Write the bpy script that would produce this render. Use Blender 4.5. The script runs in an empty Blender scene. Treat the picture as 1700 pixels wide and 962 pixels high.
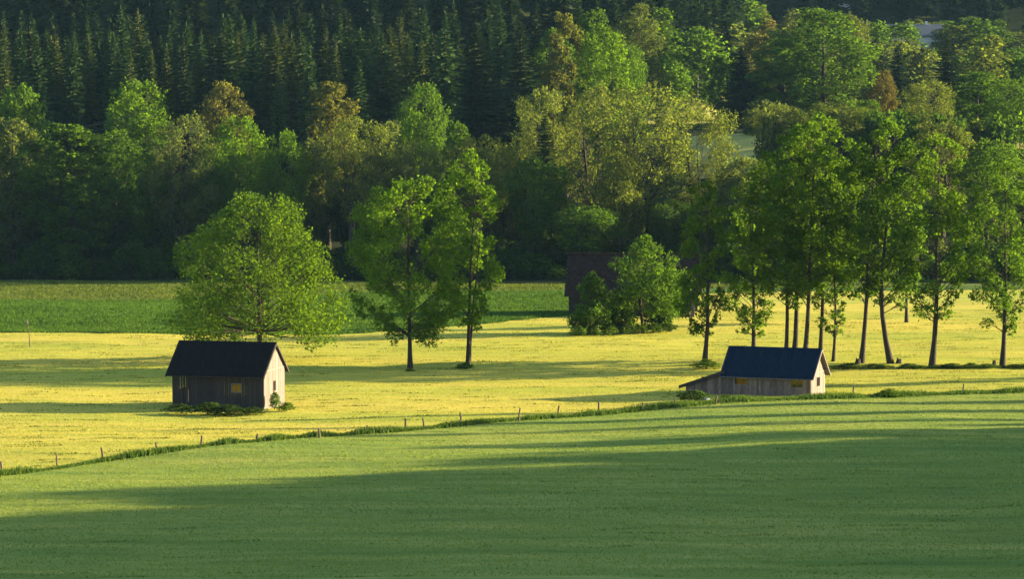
import bpy, math, random
import numpy as np
from mathutils import Vector, Matrix

scene = bpy.context.scene
COL = scene.collection
R = math.radians

# ------------------------------------------------------------------ camera
F = 5100.0 / 1700.0                      # focal length in image widths
CAM_H = 26.0
PITCH = math.atan(297 / 5100.0)
cd = bpy.data.cameras.new('camera')
cd.sensor_width = 36.0
cd.lens = 36.0 * F
cd.clip_start = 1.0
cd.clip_end = 9000.0
cam = bpy.data.objects.new('camera', cd)
cam.location = (0, 0, CAM_H)
cam.rotation_euler = (math.pi / 2 - PITCH, 0, 0)
COL.objects.link(cam)
scene.camera = cam

# ------------------------------------------------------------------ light
SUN_EL, SUN_AZ = R(12.0), R(76.0)        # azimuth: right of straight ahead
SUN = Vector((math.sin(SUN_AZ) * math.cos(SUN_EL), math.cos(SUN_AZ) * math.cos(SUN_EL), math.sin(SUN_EL)))
world = bpy.data.worlds.new('World')
scene.world = world
world.use_nodes = True
wn = world.node_tree.nodes
sky = wn.new('ShaderNodeTexSky')
sky.sky_type = 'NISHITA'
sky.sun_disc = False
sky.sun_elevation = SUN_EL
sky.sun_rotation = SUN_AZ
sky.altitude = 600
wn['Background'].inputs['Strength'].default_value = 0.075
world.node_tree.links.new(sky.outputs[0], wn['Background'].inputs[0])
sd = bpy.data.lights.new('sun', 'SUN')
sd.energy = 5.0
sd.angle = R(0.5)
sd.color = (1.0, 0.78, 0.42)
sun = bpy.data.objects.new('sun', sd)
sun.rotation_euler = (-SUN).to_track_quat('-Z', 'Y').to_euler()
sun.location = (200, 150, 120)
COL.objects.link(sun)
scene.view_settings.view_transform = 'Standard'
scene.view_settings.look = 'None'
scene.view_settings.exposure = 2.2
scene.view_settings.gamma = 1.0
scene.view_settings.use_curve_mapping = False
scene.cycles.max_bounces = 6
scene.cycles.diffuse_bounces = 3
scene.cycles.transparent_max_bounces = 8
scene.cycles.use_denoising = True
scene.cycles.denoising_prefilter = 'ACCURATE'

# ------------------------------------------------------------------ geometry of the view: pixel of the photograph -> point
FW = Vector((0, math.cos(PITCH), -math.sin(PITCH)))
UP = Vector((0, math.sin(PITCH), math.cos(PITCH)))
def ray(px, py):
    return FW * 5100.0 + Vector((1, 0, 0)) * (px - 850.0) + UP * (481.0 - py)
def gp(px, py, z=0.0):
    d = ray(px, py)
    t = (z - CAM_H) / d.z
    return Vector((d.x * t, d.y * t, z))
def xat(px, Y):
    d = ray(px, 300.0)
    return d.x * Y / d.y
def zat(py, Y):
    d = ray(850.0, py)
    return CAM_H + d.z * Y / d.y
def pxm(Y):
    return 5100.0 / Y

# ------------------------------------------------------------------ numpy helpers
def sstep(a, b, x):
    t = np.clip((x - a) / (b - a), 0, 1)
    return t * t * (3 - 2 * t)
def vnoise(x, y, seed=0):
    x = np.asarray(x, float); y = np.asarray(y, float)
    xi = np.floor(x).astype(np.int64); yi = np.floor(y).astype(np.int64)
    xf = x - xi; yf = y - yi
    def h(a, b):
        n = (a * 374761393 + b * 668265263 + seed * 982451653) & 0x7fffffff
        n = ((n ^ (n >> 13)) * 1274126177) & 0x7fffffff
        return ((n ^ (n >> 16)) & 0xffff) / 65535.0
    u = xf * xf * (3 - 2 * xf); v = yf * yf * (3 - 2 * yf)
    return (h(xi, yi) * (1 - u) + h(xi + 1, yi) * u) * (1 - v) + (h(xi, yi + 1) * (1 - u) + h(xi + 1, yi + 1) * u) * v

def np_mesh(name, V, Fc, mats=(), attr=None, smooth=False, mi=None):
    V = np.ascontiguousarray(V, dtype=np.float32); Fc = np.ascontiguousarray(Fc, dtype=np.int32)
    n, k = Fc.shape
    me = bpy.data.meshes.new(name)
    me.vertices.add(len(V)); me.vertices.foreach_set('co', V.ravel())
    me.loops.add(n * k); me.loops.foreach_set('vertex_index', Fc.ravel())
    me.polygons.add(n); me.polygons.foreach_set('loop_start', np.arange(0, n * k, k, dtype=np.int32))
    if mi is not None:
        me.polygons.foreach_set('material_index', np.ascontiguousarray(mi, dtype=np.int32))
    me.update(calc_edges=True)
    for m in mats:
        me.materials.append(m)
    if attr is not None:
        a = me.attributes.new('tone', 'FLOAT', 'FACE')
        a.data.foreach_set('value', np.ascontiguousarray(attr, dtype=np.float32))
    if smooth:
        me.polygons.foreach_set('use_smooth', np.ones(n, dtype=bool))
    return me
def link(name, me, parent=None, loc=None):
    o = bpy.data.objects.new(name, me)
    COL.objects.link(o)
    if parent is not None:
        o.parent = parent
    if loc is not None:
        o.location = loc
    return o
def tag(o, label=None, cat=None, group=None, kind=None):
    if label: o['label'] = label
    if cat: o['category'] = cat
    if group: o['group'] = group
    if kind: o['kind'] = kind
    return o
def empty(name, loc, rz=0.0):
    o = bpy.data.objects.new(name, None)
    o.empty_display_size = 0.5
    o.location = loc; o.rotation_euler = (0, 0, rz)
    COL.objects.link(o)
    return o

class MB:
    """collects boxes, prisms and tubes (python lists) for one mesh"""
    def __init__(s): s.v = []; s.f = []
    def box(s, x0, x1, y0, y1, z0, z1):
        b = len(s.v)
        s.v += [(x, y, z) for z in (z0, z1) for (x, y) in ((x0, y0), (x1, y0), (x1, y1), (x0, y1))]
        s.f += [tuple(b + i for i in q) for q in ((0, 3, 2, 1), (4, 5, 6, 7), (0, 1, 5, 4), (1, 2, 6, 5), (2, 3, 7, 6), (3, 0, 4, 7))]
        return s
    def hexa(s, p):                        # eight corners, bottom ring then top ring
        b = len(s.v); s.v += [tuple(q) for q in p]
        s.f += [tuple(b + i for i in q) for q in ((0, 3, 2, 1), (4, 5, 6, 7), (0, 1, 5, 4), (1, 2, 6, 5), (2, 3, 7, 6), (3, 0, 4, 7))]
        return s
    def prism(s, poly, axis, a, b_):       # extrude a polygon given in the two other axes
        b = len(s.v); n = len(poly)
        for t in (a, b_):
            for (p, q) in poly:
                s.v.append({'x': (t, p, q), 'y': (p, t, q), 'z': (p, q, t)}[axis])
        s.f.append(tuple(b + i for i in range(n))[::-1]); s.f.append(tuple(b + n + i for i in range(n)))
        for i in range(n):
            j = (i + 1) % n
            s.f.append((b + i, b + j, b + n + j, b + n + i))
        return s
    def tube(s, pts, rad, n=6):
        pts = [Vector(p) for p in pts]; b = len(s.v)
        for i, p in enumerate(pts):
            d = (pts[min(i + 1, len(pts) - 1)] - pts[max(i - 1, 0)]).normalized()
            u = d.orthogonal().normalized(); w = d.cross(u)
            for k in range(n):
                a = 2 * math.pi * k / n
                s.v.append(tuple(p + (u * math.cos(a) + w * math.sin(a)) * rad[i]))
        for i in range(len(pts) - 1):
            for k in range(n):
                s.f.append((b + i * n + k, b + i * n + (k + 1) % n, b + (i + 1) * n + (k + 1) % n, b + (i + 1) * n + k))
        s.f.append(tuple(b + k for k in range(n))[::-1]); s.f.append(tuple(b + (len(pts) - 1) * n + k for k in range(n)))
        return s
    def mesh(s, name, m=None):
        me = bpy.data.meshes.new(name); me.from_pydata(s.v, [], s.f)
        if m: me.materials.append(m)
        me.update()
        return me
    def build(s, name, m, parent=None, loc=None):
        return link(name, s.mesh(name, m), parent, loc)

# ------------------------------------------------------------------ materials
def newmat(name):
    m = bpy.data.materials.new(name); m.use_nodes = True
    nt = m.node_tree
    return m, nt, nt.nodes, nt.links, nt.nodes['Principled BSDF']
def ramp(nodes, stops):
    r = nodes.new('ShaderNodeValToRGB')
    e = r.color_ramp.elements
    while len(e) < len(stops): e.new(0.5)
    for i, (p, c) in enumerate(stops):
        e[i].position = p; e[i].color = (*c, 1)
    return r
def noise(nodes, links, scale, detail=4, vec=None, rough=0.55):
    n = nodes.new('ShaderNodeTexNoise')
    n.inputs['Scale'].default_value = scale; n.inputs['Detail'].default_value = detail
    n.inputs['Roughness'].default_value = rough
    if vec is not None: links.new(vec, n.inputs['Vector'])
    return n
def mapping(nodes, links, scale, coord='Object', rot=(0, 0, 0)):
    t = nodes.new('ShaderNodeTexCoord'); mp = nodes.new('ShaderNodeMapping')
    mp.inputs['Scale'].default_value = scale; mp.inputs['Rotation'].default_value = rot
    links.new(t.outputs[coord], mp.inputs[0])
    return mp.outputs[0]
def mix(nodes, links, a, b, fac, mode='MIX'):
    m = nodes.new('ShaderNodeMix'); m.data_type = 'RGBA'; m.blend_type = mode
    for sock, val in ((m.inputs[0], fac), (m.inputs[6], a), (m.inputs[7], b)):
        if hasattr(val, 'is_linked'): links.new(val, sock)
        elif isinstance(val, (int, float)): sock.default_value = val
        else: sock.default_value = (*val, 1)
    return m.outputs[2]
def bump(nodes, links, h, strength, dist, bs):
    b = nodes.new('ShaderNodeBump'); b.inputs['Strength'].default_value = strength; b.inputs['Distance'].default_value = dist
    links.new(h, b.inputs['Height']); links.new(b.outputs[0], bs.inputs['Normal'])
    return b

def leaf_mat(name, trans=0.5, warm=(1.5, 1.6, 0.5), rough=0.8, vary=0.4):
    m, nt, N, L, bs = newmat(name)
    oi = N.new('ShaderNodeObjectInfo')
    at = N.new('ShaderNodeAttribute'); at.attribute_name = 'tone'
    rp = ramp(N, [(0, (1 - vary, 1 - vary * 0.8, 1 - vary * 0.6)), (0.5, (1, 1, 1)), (1, (1 + vary * 0.9, 1 + vary * 0.6, 1 - vary * 0.2))])
    L.new(at.outputs['Fac'], rp.inputs[0])
    c = mix(N, L, oi.outputs['Color'], rp.outputs[0], 1.0, 'MULTIPLY')
    L.new(c, bs.inputs['Base Color'])
    bs.inputs['Roughness'].default_value = rough
    bs.inputs['Specular IOR Level'].default_value = 0.04
    tr = N.new('ShaderNodeBsdfTranslucent')
    L.new(mix(N, L, c, warm, 1.0, 'MULTIPLY'), tr.inputs['Color'])
    ms = N.new('ShaderNodeMixShader'); ms.inputs[0].default_value = trans
    L.new(bs.outputs[0], ms.inputs[1]); L.new(tr.outputs[0], ms.inputs[2])
    L.new(ms.outputs[0], N['Material Output'].inputs['Surface'])
    return m
LEAF = leaf_mat('leaves', trans=0.6)
NEEDLE = leaf_mat('needles', trans=0.15, rough=0.7, vary=0.4)
BLADE = leaf_mat('grass_blades', trans=0.35, warm=(1.1, 1.1, 0.6), rough=0.7, vary=0.26)

def bark_mat(name, c0, c1):
    m, nt, N, L, bs = newmat(name)
    v = mapping(N, L, (6, 6, 1.2))
    n = noise(N, L, 2.0, 5, v)
    r = ramp(N, [(0.3, c0), (0.7, c1)])
    L.new(n.outputs[0], r.inputs[0]); L.new(r.outputs[0], bs.inputs['Base Color'])
    bs.inputs['Roughness'].default_value = 0.9
    bump(N, L, n.outputs[0], 0.8, 0.06, bs)
    return m
BARK = bark_mat('bark', (0.012, 0.009, 0.007), (0.05, 0.034, 0.024))
BARK_PALE = bark_mat('bark_spruce', (0.022, 0.016, 0.012), (0.07, 0.05, 0.036))

def field_mat(name, stops, sc=0.35, patch=((0.9, 0.9, 0.9), (1.1, 1.08, 1.0)), bstr=0.45, bdist=0.08):
    m, nt, N, L, bs = newmat(name)
    v = mapping(N, L, (0.14, 0.9, 1.0), rot=(0, 0, R(5)))
    n1 = noise(N, L, sc, 8, v, 0.68)
    n2 = noise(N, L, 0.055, 4, v, 0.6)
    v3 = mapping(N, L, (1.0, 2.2, 1.0))
    n3 = noise(N, L, 2.6, 5, v3, 0.7)
    r = ramp(N, stops); L.new(n1.outputs[0], r.inputs[0])
    r2 = ramp(N, [(0.35, patch[0]), (0.65, patch[1])]); L.new(n2.outputs[0], r2.inputs[0])
    r3 = ramp(N, [(0.3, (0.88, 0.88, 0.88)), (0.7, (1.10, 1.10, 1.10))]); L.new(n3.outputs[0], r3.inputs[0])
    c = mix(N, L, r.outputs[0], r2.outputs[0], 1.0, 'MULTIPLY')
    c = mix(N, L, c, r3.outputs[0], 1.0, 'MULTIPLY')
    L.new(c, bs.inputs['Base Color'])
    bs.inputs['Roughness'].default_value = 0.95
    bs.inputs['Specular IOR Level'].default_value = 0.05
    bump(N, L, n3.outputs[0], bstr, bdist, bs)
    return m
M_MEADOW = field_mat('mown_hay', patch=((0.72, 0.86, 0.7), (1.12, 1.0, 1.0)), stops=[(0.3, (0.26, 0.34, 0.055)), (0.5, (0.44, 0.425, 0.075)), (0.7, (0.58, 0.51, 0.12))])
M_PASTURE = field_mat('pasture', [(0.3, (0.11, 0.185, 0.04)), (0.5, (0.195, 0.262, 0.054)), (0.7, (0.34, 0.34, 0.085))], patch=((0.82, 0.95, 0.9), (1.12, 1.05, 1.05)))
M_CROP = field_mat('crop_soil', [(0.3, (0.05, 0.10, 0.02)), (0.7, (0.09, 0.16, 0.03))])
M_STUB = field_mat('pale_ley', [(0.3, (0.06, 0.11, 0.022)), (0.7, (0.12, 0.155, 0.04))])
M_FAR = field_mat('far_meadow', [(0.3, (0.30, 0.33, 0.08)), (0.7, (0.42, 0.40, 0.13))])
M_FLOOR = field_mat('forest_floor', [(0.3, (0.018, 0.03, 0.012)), (0.7, (0.035, 0.05, 0.02))])

def wood_mat(name, c0, c1, c2):
    m, nt, N, L, bs = newmat(name)
    oi = N.new('ShaderNodeObjectInfo')
    v = mapping(N, L, (9, 9, 0.7))
    n = noise(N, L, 3.0, 6, v, 0.65)
    r = ramp(N, [(0.3, c0), (0.52, c1), (0.75, c2)])
    L.new(n.outputs[0], r.inputs[0])
    rr = ramp(N, [(0, (0.6, 0.6, 0.62)), (1, (1.35, 1.3, 1.22))]); L.new(oi.outputs['Random'], rr.inputs[0])
    c = mix(N, L, r.outputs[0], rr.outputs[0], 1.0, 'MULTIPLY')
    L.new(c, bs.inputs['Base Color'])
    bs.inputs['Roughness'].default_value = 0.85
    bump(N, L, n.outputs[0], 0.5, 0.02, bs)
    return m
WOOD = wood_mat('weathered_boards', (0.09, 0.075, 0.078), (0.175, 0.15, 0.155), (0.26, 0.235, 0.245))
WOOD_DARK = wood_mat('dark_or_shaded_boards', (0.013, 0.010, 0.010), (0.028, 0.023, 0.022), (0.062, 0.052, 0.048))  # dark timber; also the left barn's front, its shade put into the colour
WOOD_SHADED = wood_mat('shaded_boards', (0.065, 0.048, 0.040), (0.16, 0.118, 0.10), (0.31, 0.25, 0.215))  # same wood as the gable, toned down so the hut front carries its shade
WOOD_POST = wood_mat('post_wood', (0.05, 0.036, 0.028), (0.10, 0.075, 0.056), (0.16, 0.125, 0.095))

def plain(name, c, rough=0.6, spec=0.3, metal=0.0, nz=0.15, sc=4.0):
    m, nt, N, L, bs = newmat(name)
    v = mapping(N, L, (1, 1, 1))
    n = noise(N, L, sc, 4, v)
    r = ramp(N, [(0.3, tuple(x * (1 - nz) for x in c)), (0.7, tuple(x * (1 + nz) for x in c))])
    L.new(n.outputs[0], r.inputs[0]); L.new(r.outputs[0], bs.inputs['Base Color'])
    bs.inputs['Roughness'].default_value = rough; bs.inputs['Specular IOR Level'].default_value = spec
    bs.inputs['Metallic'].default_value = metal
    return m
ROOF_BLACK = plain('dark_metal_roof', (0.014, 0.0125, 0.012), 0.75, 0.1, nz=.45, sc=1.2)
ROOF_BLUE = plain('blue_metal_roof', (0.008, 0.021, 0.040), 0.75, 0.12, nz=.4, sc=1.2)
ROOF_TILE = plain('old_clay_tile', (0.030, 0.019, 0.016), 0.9, 0.1, nz=0.45, sc=2.0)
RENDER_WHITE = plain('white_render', (0.7, 0.7, 0.68), 0.8, 0.2, nz=0.05)
ROOF_GREY = plain('grey_roof', (0.10, 0.12, 0.14), 0.7, 0.2)
ROOF_BROWN = plain('brown_roof', (0.09, 0.06, 0.05), 0.8, 0.2)
PANE_DARK = plain('dark_pane', (0.02, 0.025, 0.03), 0.15, 0.5)
TARP = plain('pale_tarpaulin', (0.22, 0.28, 0.34), 0.7, 0.3)
STEEL = plain('galvanised_steel', (0.10, 0.095, 0.09), 0.6, 0.3, 0.0)
FLOWER = plain('pale_blossom', (0.6, 0.6, 0.58), 0.7, 0.2)
def glass_mat():
    m, nt, N, L, bs = newmat('dusty_glass')
    t = N.new('ShaderNodeBsdfTransparent'); t.inputs[0].default_value = (0.31, 0.27, 0.10, 1)
    g = N.new('ShaderNodeBsdfGlossy'); g.inputs['Roughness'].default_value = 0.1
    ms = N.new('ShaderNodeMixShader'); ms.inputs[0].default_value = 0.05
    L.new(t.outputs[0], ms.inputs[1]); L.new(g.outputs[0], ms.inputs[2])
    L.new(ms.outputs[0], N['Material Output'].inputs['Surface'])
    return m
GLASS = glass_mat()

# ------------------------------------------------------------------ terrain
def terr(x, y):
    x = np.asarray(x, float); y = np.asarray(y, float)
    left = np.interp(y, [478, 520, 570, 640, 720, 850, 1300, 2600], [0, 3, 8, 22, 45, 100, 260, 420])
    right = np.interp(y, [478, 520, 560, 605, 640, 700, 850, 1000, 1300, 1700, 2600], [0, 6, 14, 21.5, 22, 21, 33, 54, 185, 345, 650])
    s = sstep(-0.03, 0.10, x / np.maximum(y, 1.0))
    z = left * (1 - s) + right * s
    z = z + np.where(y > 520, (vnoise(x / 40.0, y / 40.0, 3) - 0.5) * 5.0 * sstep(520, 700, y), 0)
    z = np.where(y < 150, 24.2 * (np.clip(150 - y, 0, 150) / 150.0) ** 2, z)
    # wooded rise to the right of the frame
    sa, ca = math.sin(SUN_AZ), math.cos(SUN_AZ)
    dx, dy = x - 43.7, y - 262.0
    a = dx * sa + dy * ca; p = dx * ca - dy * sa
    bmp = np.clip(3.0 + 0.48 * p, 0, 44) * np.exp(-0.5 * ((a - 125.0) / 50.0) ** 2) * sstep(-14, 2, p) * (1 - sstep(130, 200, p))
    z = z + bmp * sstep(0.215, 0.36, x / np.maximum(y, 1.0)) * (y > 60)
    return z
def tz(x, y):
    return float(terr(x, y))

xs = np.unique(np.concatenate([np.arange(-420, -220, 40), np.arange(-220, 260, 5.0), np.arange(260, 901, 40)]))
ys = np.unique(np.concatenate([np.arange(-125, 0, 25), np.arange(0, 460, 10.0), np.arange(460, 760, 5.0), np.arange(760, 1441, 20)]))
GX, GY = np.meshgrid(xs, ys)
GZ = terr(GX, GY) - np.where((GY > 140) & (GY < 474), 0.35 * sstep(140, 160, GY) * (1 - sstep(466, 474, GY)), 0.02)
nx = len(xs)
idx = np.arange(len(xs) * len(ys)).reshape(len(ys), nx)
gf = np.stack([idx[:-1, :-1], idx[:-1, 1:], idx[1:, 1:], idx[1:, :-1]], -1).reshape(-1, 4)
g = link('ground', np_mesh('ground', np.stack([GX, GY, GZ], -1).reshape(-1, 3), gf, [M_FLOOR], smooth=True))
tag(g, kind='structure')

# boundary lines between the fields, in the ground plane
def polyline(pix):
    P = [gp(*p) for p in pix]
    return np.array([p.x for p in P]), np.array([p.y for p in P])
FENCE_PIX = [(-260, 812), (0, 787), (170, 763), (335, 746), (520, 728), (700, 712), (860, 697), (1000, 688), (1190, 671), (1380, 664), (1500, 659), (1700, 652), (2000, 640), (3200, 610)]
FX, FY = polyline(FENCE_PIX)
CX, CY = polyline([(-300, 554), (0, 554), (560, 554), (700, 545), (950, 525), (1080, 500), (1220, 484), (2000, 478)])
TX, TY = polyline([(-300, 500), (0, 500), (290, 498), (600, 490), (860, 484), (1000, 481.0), (1250, 478), (2000, 474)])
EX, EY = polyline([(-300, 466), (0, 466), (560, 467), (960, 473), (1300, 472), (2000, 470)])
fenceY = lambda x: np.interp(x, FX, FY)
cropY = lambda x: np.interp(x, CX, CY)
stubY = lambda x: np.maximum(np.interp(x, TX, TY), cropY(x) + 0.3)
edgeY = lambda x: np.maximum(np.interp(x, EX, EY), stubY(x) + 0.5)

def relief(x, y):
    return (vnoise(x / 2.3, y / 1.6, 11) - 0.5) * 0.07 + (vnoise(x / 7.0, y / 5.0, 12) - 0.5) * 0.16 + (vnoise(x / 26.0, y / 16.0, 13) - 0.5) * 0.45
def sheet(name, x0, x1, lo, hi, step_x, rows, m, amp=1.0, dz=0.0):
    X = np.arange(x0, x1 + step_x, step_x)
    t = np.linspace(0, 1, rows)[:, None]
    lo_ = lo(X) if callable(lo) else np.full_like(X, lo)
    hi_ = hi(X) if callable(hi) else np.full_like(X, hi)
    YY = lo_[None] * (1 - t) + hi_[None] * t
    XX = np.repeat(X[None], rows, 0)
    ZZ = relief(XX, YY) * amp + dz + np.where(YY < 474, terr(XX, np.minimum(YY, 474)), 0)
    n = len(X); ii = np.arange(n * rows).reshape(rows, n)
    f = np.stack([ii[:-1, :-1], ii[:-1, 1:], ii[1:, 1:], ii[1:, :-1]], -1).reshape(-1, 4)
    o = link(name, np_mesh(name, np.stack([XX, YY, ZZ], -1).reshape(-1, 3), f, [m], smooth=True))
    return tag(o, kind='structure')
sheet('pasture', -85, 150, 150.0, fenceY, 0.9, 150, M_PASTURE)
sheet('meadow', -110, 170, fenceY, cropY, 0.9, 190, M_MEADOW)
sheet('crop_field', -125, 170, cropY, stubY, 1.2, 90, M_CROP)
sheet('ley_strip', -125, 170, stubY, edgeY, 1.2, 70, M_STUB)

rng = np.random.default_rng(7)
# ------------------------------------------------------------------ grass: short upright blades on the fields
def blades(name, pos, hgt, wid, col, lean=0.5, attr=None, label=None):
    n = len(pos)
    a = rng.uniform(0, 2 * np.pi, n); la = rng.uniform(0, 2 * np.pi, n)
    h = hgt * rng.uniform(0.55, 1.35, n); w = wid * rng.uniform(0.6, 1.4, n)
    d = np.stack([np.cos(a), np.sin(a), np.zeros(n)], -1) * (w * 0.5)[:, None]
    tip = pos + np.stack([np.cos(la) * lean * h, np.sin(la) * lean * h, h], -1)
    lo = pos.copy(); lo[:, 2] -= 0.02
    V = np.stack([lo - d, lo + d, tip], 1).reshape(-1, 3)
    Fc = np.arange(3 * n).reshape(n, 3)
    t = rng.uniform(0, 1, n) if attr is None else np.clip(attr + rng.uniform(-0.14, 0.14, n), 0, 1)
    o = link(name, np_mesh(name, V, Fc, [BLADE], t))
    o.color = (*col, 1)
    return tag(o, label, 'grass', None, 'stuff')
def scatter(n, x0, x1, y0, y1, lo, hi):
    # even over the ground, thinned with distance
    out = []
    tot = 0
    while tot < n:
        x = rng.uniform(x0, x1, n); y = rng.uniform(y0, y1, n)
        L0 = lo(x) if callable(lo) else lo
        H0 = hi(x) if callable(hi) else hi
        k = (y > L0 + 0.05) & (y < H0 - 0.05) & (np.abs(x) < y * 0.20 + 4) & (rng.uniform(0, 1, n) < (200.0 / y) ** 1.2)
        out.append(np.stack([x[k], y[k]], -1)); tot += int(k.sum())
    p = np.concatenate(out)[:n]
    return np.concatenate([p, relief(p[:, 0], p[:, 1])[:, None]], -1)
p = scatter(170000, -90, 90, 205, 400, fenceY, cropY)
blades('meadow_grass', p, 0.075, 0.10, (0.39, 0.38, 0.065), 0.9, vnoise(p[:, 0] / 3.0, p[:, 1] / 1.3, 5) * .45 + vnoise(p[:, 0] / 40.0, p[:, 1] / 7.0, 15) * .55, 'short mown yellow grass covering the sunlit meadow')
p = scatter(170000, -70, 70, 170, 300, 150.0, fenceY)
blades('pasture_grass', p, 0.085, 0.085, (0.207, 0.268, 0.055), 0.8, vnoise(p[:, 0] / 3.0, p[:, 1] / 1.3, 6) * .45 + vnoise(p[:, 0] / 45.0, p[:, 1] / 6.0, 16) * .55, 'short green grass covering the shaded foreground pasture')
p = scatter(150000, -95, 60, 330, 440, lambda x: cropY(x) - 1.1 + vnoise(x / 1.4, x * 0, 31) * 1.6, stubY)
blades('crop_plants', p, 0.30, 0.24, (0.068, 0.14, 0.024), 0.7, vnoise(p[:, 0] / 2.0, p[:, 1] / 2.0, 8), 'dense leafy green crop beyond the mown meadow')
p = scatter(40000, -105, 60, 400, 476, stubY, edgeY)
blades('ley_grass', p, 0.22, 0.26, (0.10, 0.14, 0.03), 0.8, vnoise(p[:, 0] / 3.0, p[:, 1] / 4.0, 18), 'dull green ley between the leafy crop and the forest')
# uncut wisps and raked ridges lying in the mown fields
def wisps(nl, x0, x1, y0, y1, lo, hi, per):
    c = scatter(nl, x0, x1, y0, y1, lo, hi)
    out = []
    for (x, y, z) in c:
        ln = rng.uniform(0.6, 4.5); k = int(per * ln)
        t = rng.uniform(-0.5, 0.5, k) * ln
        ang = rng.normal(0.10, 0.12)
        out.append(np.stack([x + t * math.cos(ang) + rng.normal(0, 0.05, k), y + t * math.sin(ang) + rng.normal(0, 0.09, k)], -1))
    q = np.concatenate(out)
    return np.concatenate([q, relief(q[:, 0], q[:, 1])[:, None]], -1)
blades('hay_wisps', wisps(800, -90, 90, 205, 400, fenceY, cropY, 14), 0.12, 0.12, (0.20, 0.23, 0.05), 0.9, None, 'thin raked wisps of cut hay lying on the yellow meadow')
blades('grass_wisps', wisps(170, -70, 70, 170, 300, 150.0, fenceY, 14), 0.10, 0.10, (0.13, 0.20, 0.05), 0.9, None, 'uncut darker wisps of grass in the foreground pasture')
# tall grass along the fence
t = rng.uniform(-75, 72, 42000)
wd = np.interp(t, [-75, -20, 0, 15, 30, 75], [0.55, 0.55, 0.65, 1.3, 1.1, 0.6])
yy = fenceY(t) + rng.normal(0, 1, len(t)) * wd * 0.55
hh = 0.32 * np.clip(0.45 + vnoise(t / 1.7, t * 0, 21) * 1.1, 0.3, 1.6)
p = np.stack([t, yy, relief(t, yy)], -1)
blades('tall_grass', p, hh, 0.11, (0.085, 0.15, 0.03), 0.35, vnoise(t / 0.9, yy / 0.9, 22), 'uncut strip of tall green grass along the fence posts')

# ------------------------------------------------------------------ trees
def tube_np(paths):
    """paths: list of (points, radii, sides) -> verts, quads"""
    Vs, Fs, b = [], [], 0
    for pts, rad, n in paths:
        pts = np.asarray(pts, float); m = len(pts)
        d = np.gradient(pts, axis=0); d /= np.linalg.norm(d, axis=1)[:, None] + 1e-9
        ref = np.where(np.abs(d[:, 2:3]) > 0.9, np.array([[1.0, 0, 0]]), np.array([[0, 0, 1.0]]))
        u = np.cross(d, ref); u /= np.linalg.norm(u, axis=1)[:, None] + 1e-9
        w = np.cross(d, u)
        a = np.arange(n) * 2 * np.pi / n
        ring = pts[:, None] + (u[:, None] * np.cos(a)[None, :, None] + w[:, None] * np.sin(a)[None, :, None]) * np.asarray(rad)[:, None, None]
        Vs.append(ring.reshape(-1, 3))
        i = np.arange(m - 1)[:, None] * n; k = np.arange(n)[None]; k2 = (k + 1) % n
        Fs.append(np.stack([b + i + k, b + i + n + k, b + i + n + k2, b + i + k2], -1).reshape(-1, 4))
        b += m * n
    return np.concatenate(Vs), np.concatenate(Fs)
def curve(p0, p1, n, sag, g, wob=0.0):
    t = np.linspace(0, 1, n)[:, None]
    p0 = np.asarray(p0, float); p1 = np.asarray(p1, float)
    c = p0 + (p1 - p0) * t
    c[:, 2] += (sag * np.sin(np.pi * t[:, 0]))
    if wob:
        c[1:-1] += g.normal(0, wob, (n - 2, 3))
    return c
def leaf_quads(C, size, g, n, up=0.25):
    """one small folded leaf spray per centre"""
    k = len(C)
    d = g.normal(0, 1, (k, 3)); d[:, 2] *= 0.7; d /= np.linalg.norm(d, axis=1)[:, None]
    nrm = g.normal(0, 1, (k, 3)); nrm[:, 2] += up * 2
    s = np.cross(d, nrm); s /= np.linalg.norm(s, axis=1)[:, None] + 1e-9
    f = np.cross(s, d)
    ln = size * g.uniform(0.45, 1.4, k)[:, None]; w = ln * g.uniform(0.28, 0.45, k)[:, None]
    a = C - d * ln * 0.5; b = C + d * ln * 0.5
    m = C - d * ln * 0.05 - f * ln * 0.12
    V = np.stack([a, m + s * w, b, m - s * w], 1).reshape(-1, 3)
    return V, np.arange(4 * k).reshape(k, 4)
SHAPES = {  # radius profile of the crown from its foot to its top
    'round': ([0, .12, .35, .55, .8, .93, 1], [.45, .82, 1, .98, .84, .66, .4]),
    'dome': ([0, .12, .35, .6, .82, .94, 1], [.85, 1, 1, .88, .64, .44, .26]),
    'tall': ([0, .15, .4, .65, .85, 1], [.4, .78, 1, .96, .80, .42]),
    'cone': ([0, .12, .4, .7, .9, 1], [.6, 1, .75, .45, .22, .04]),
    'vase': ([0, .2, .5, .75, .9, 1], [.25, .5, .85, 1, .8, .25]),
    'bush': ([0, .15, .4, .7, .9, 1], [.85, 1, .98, .75, .45, .15]),
}
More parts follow.
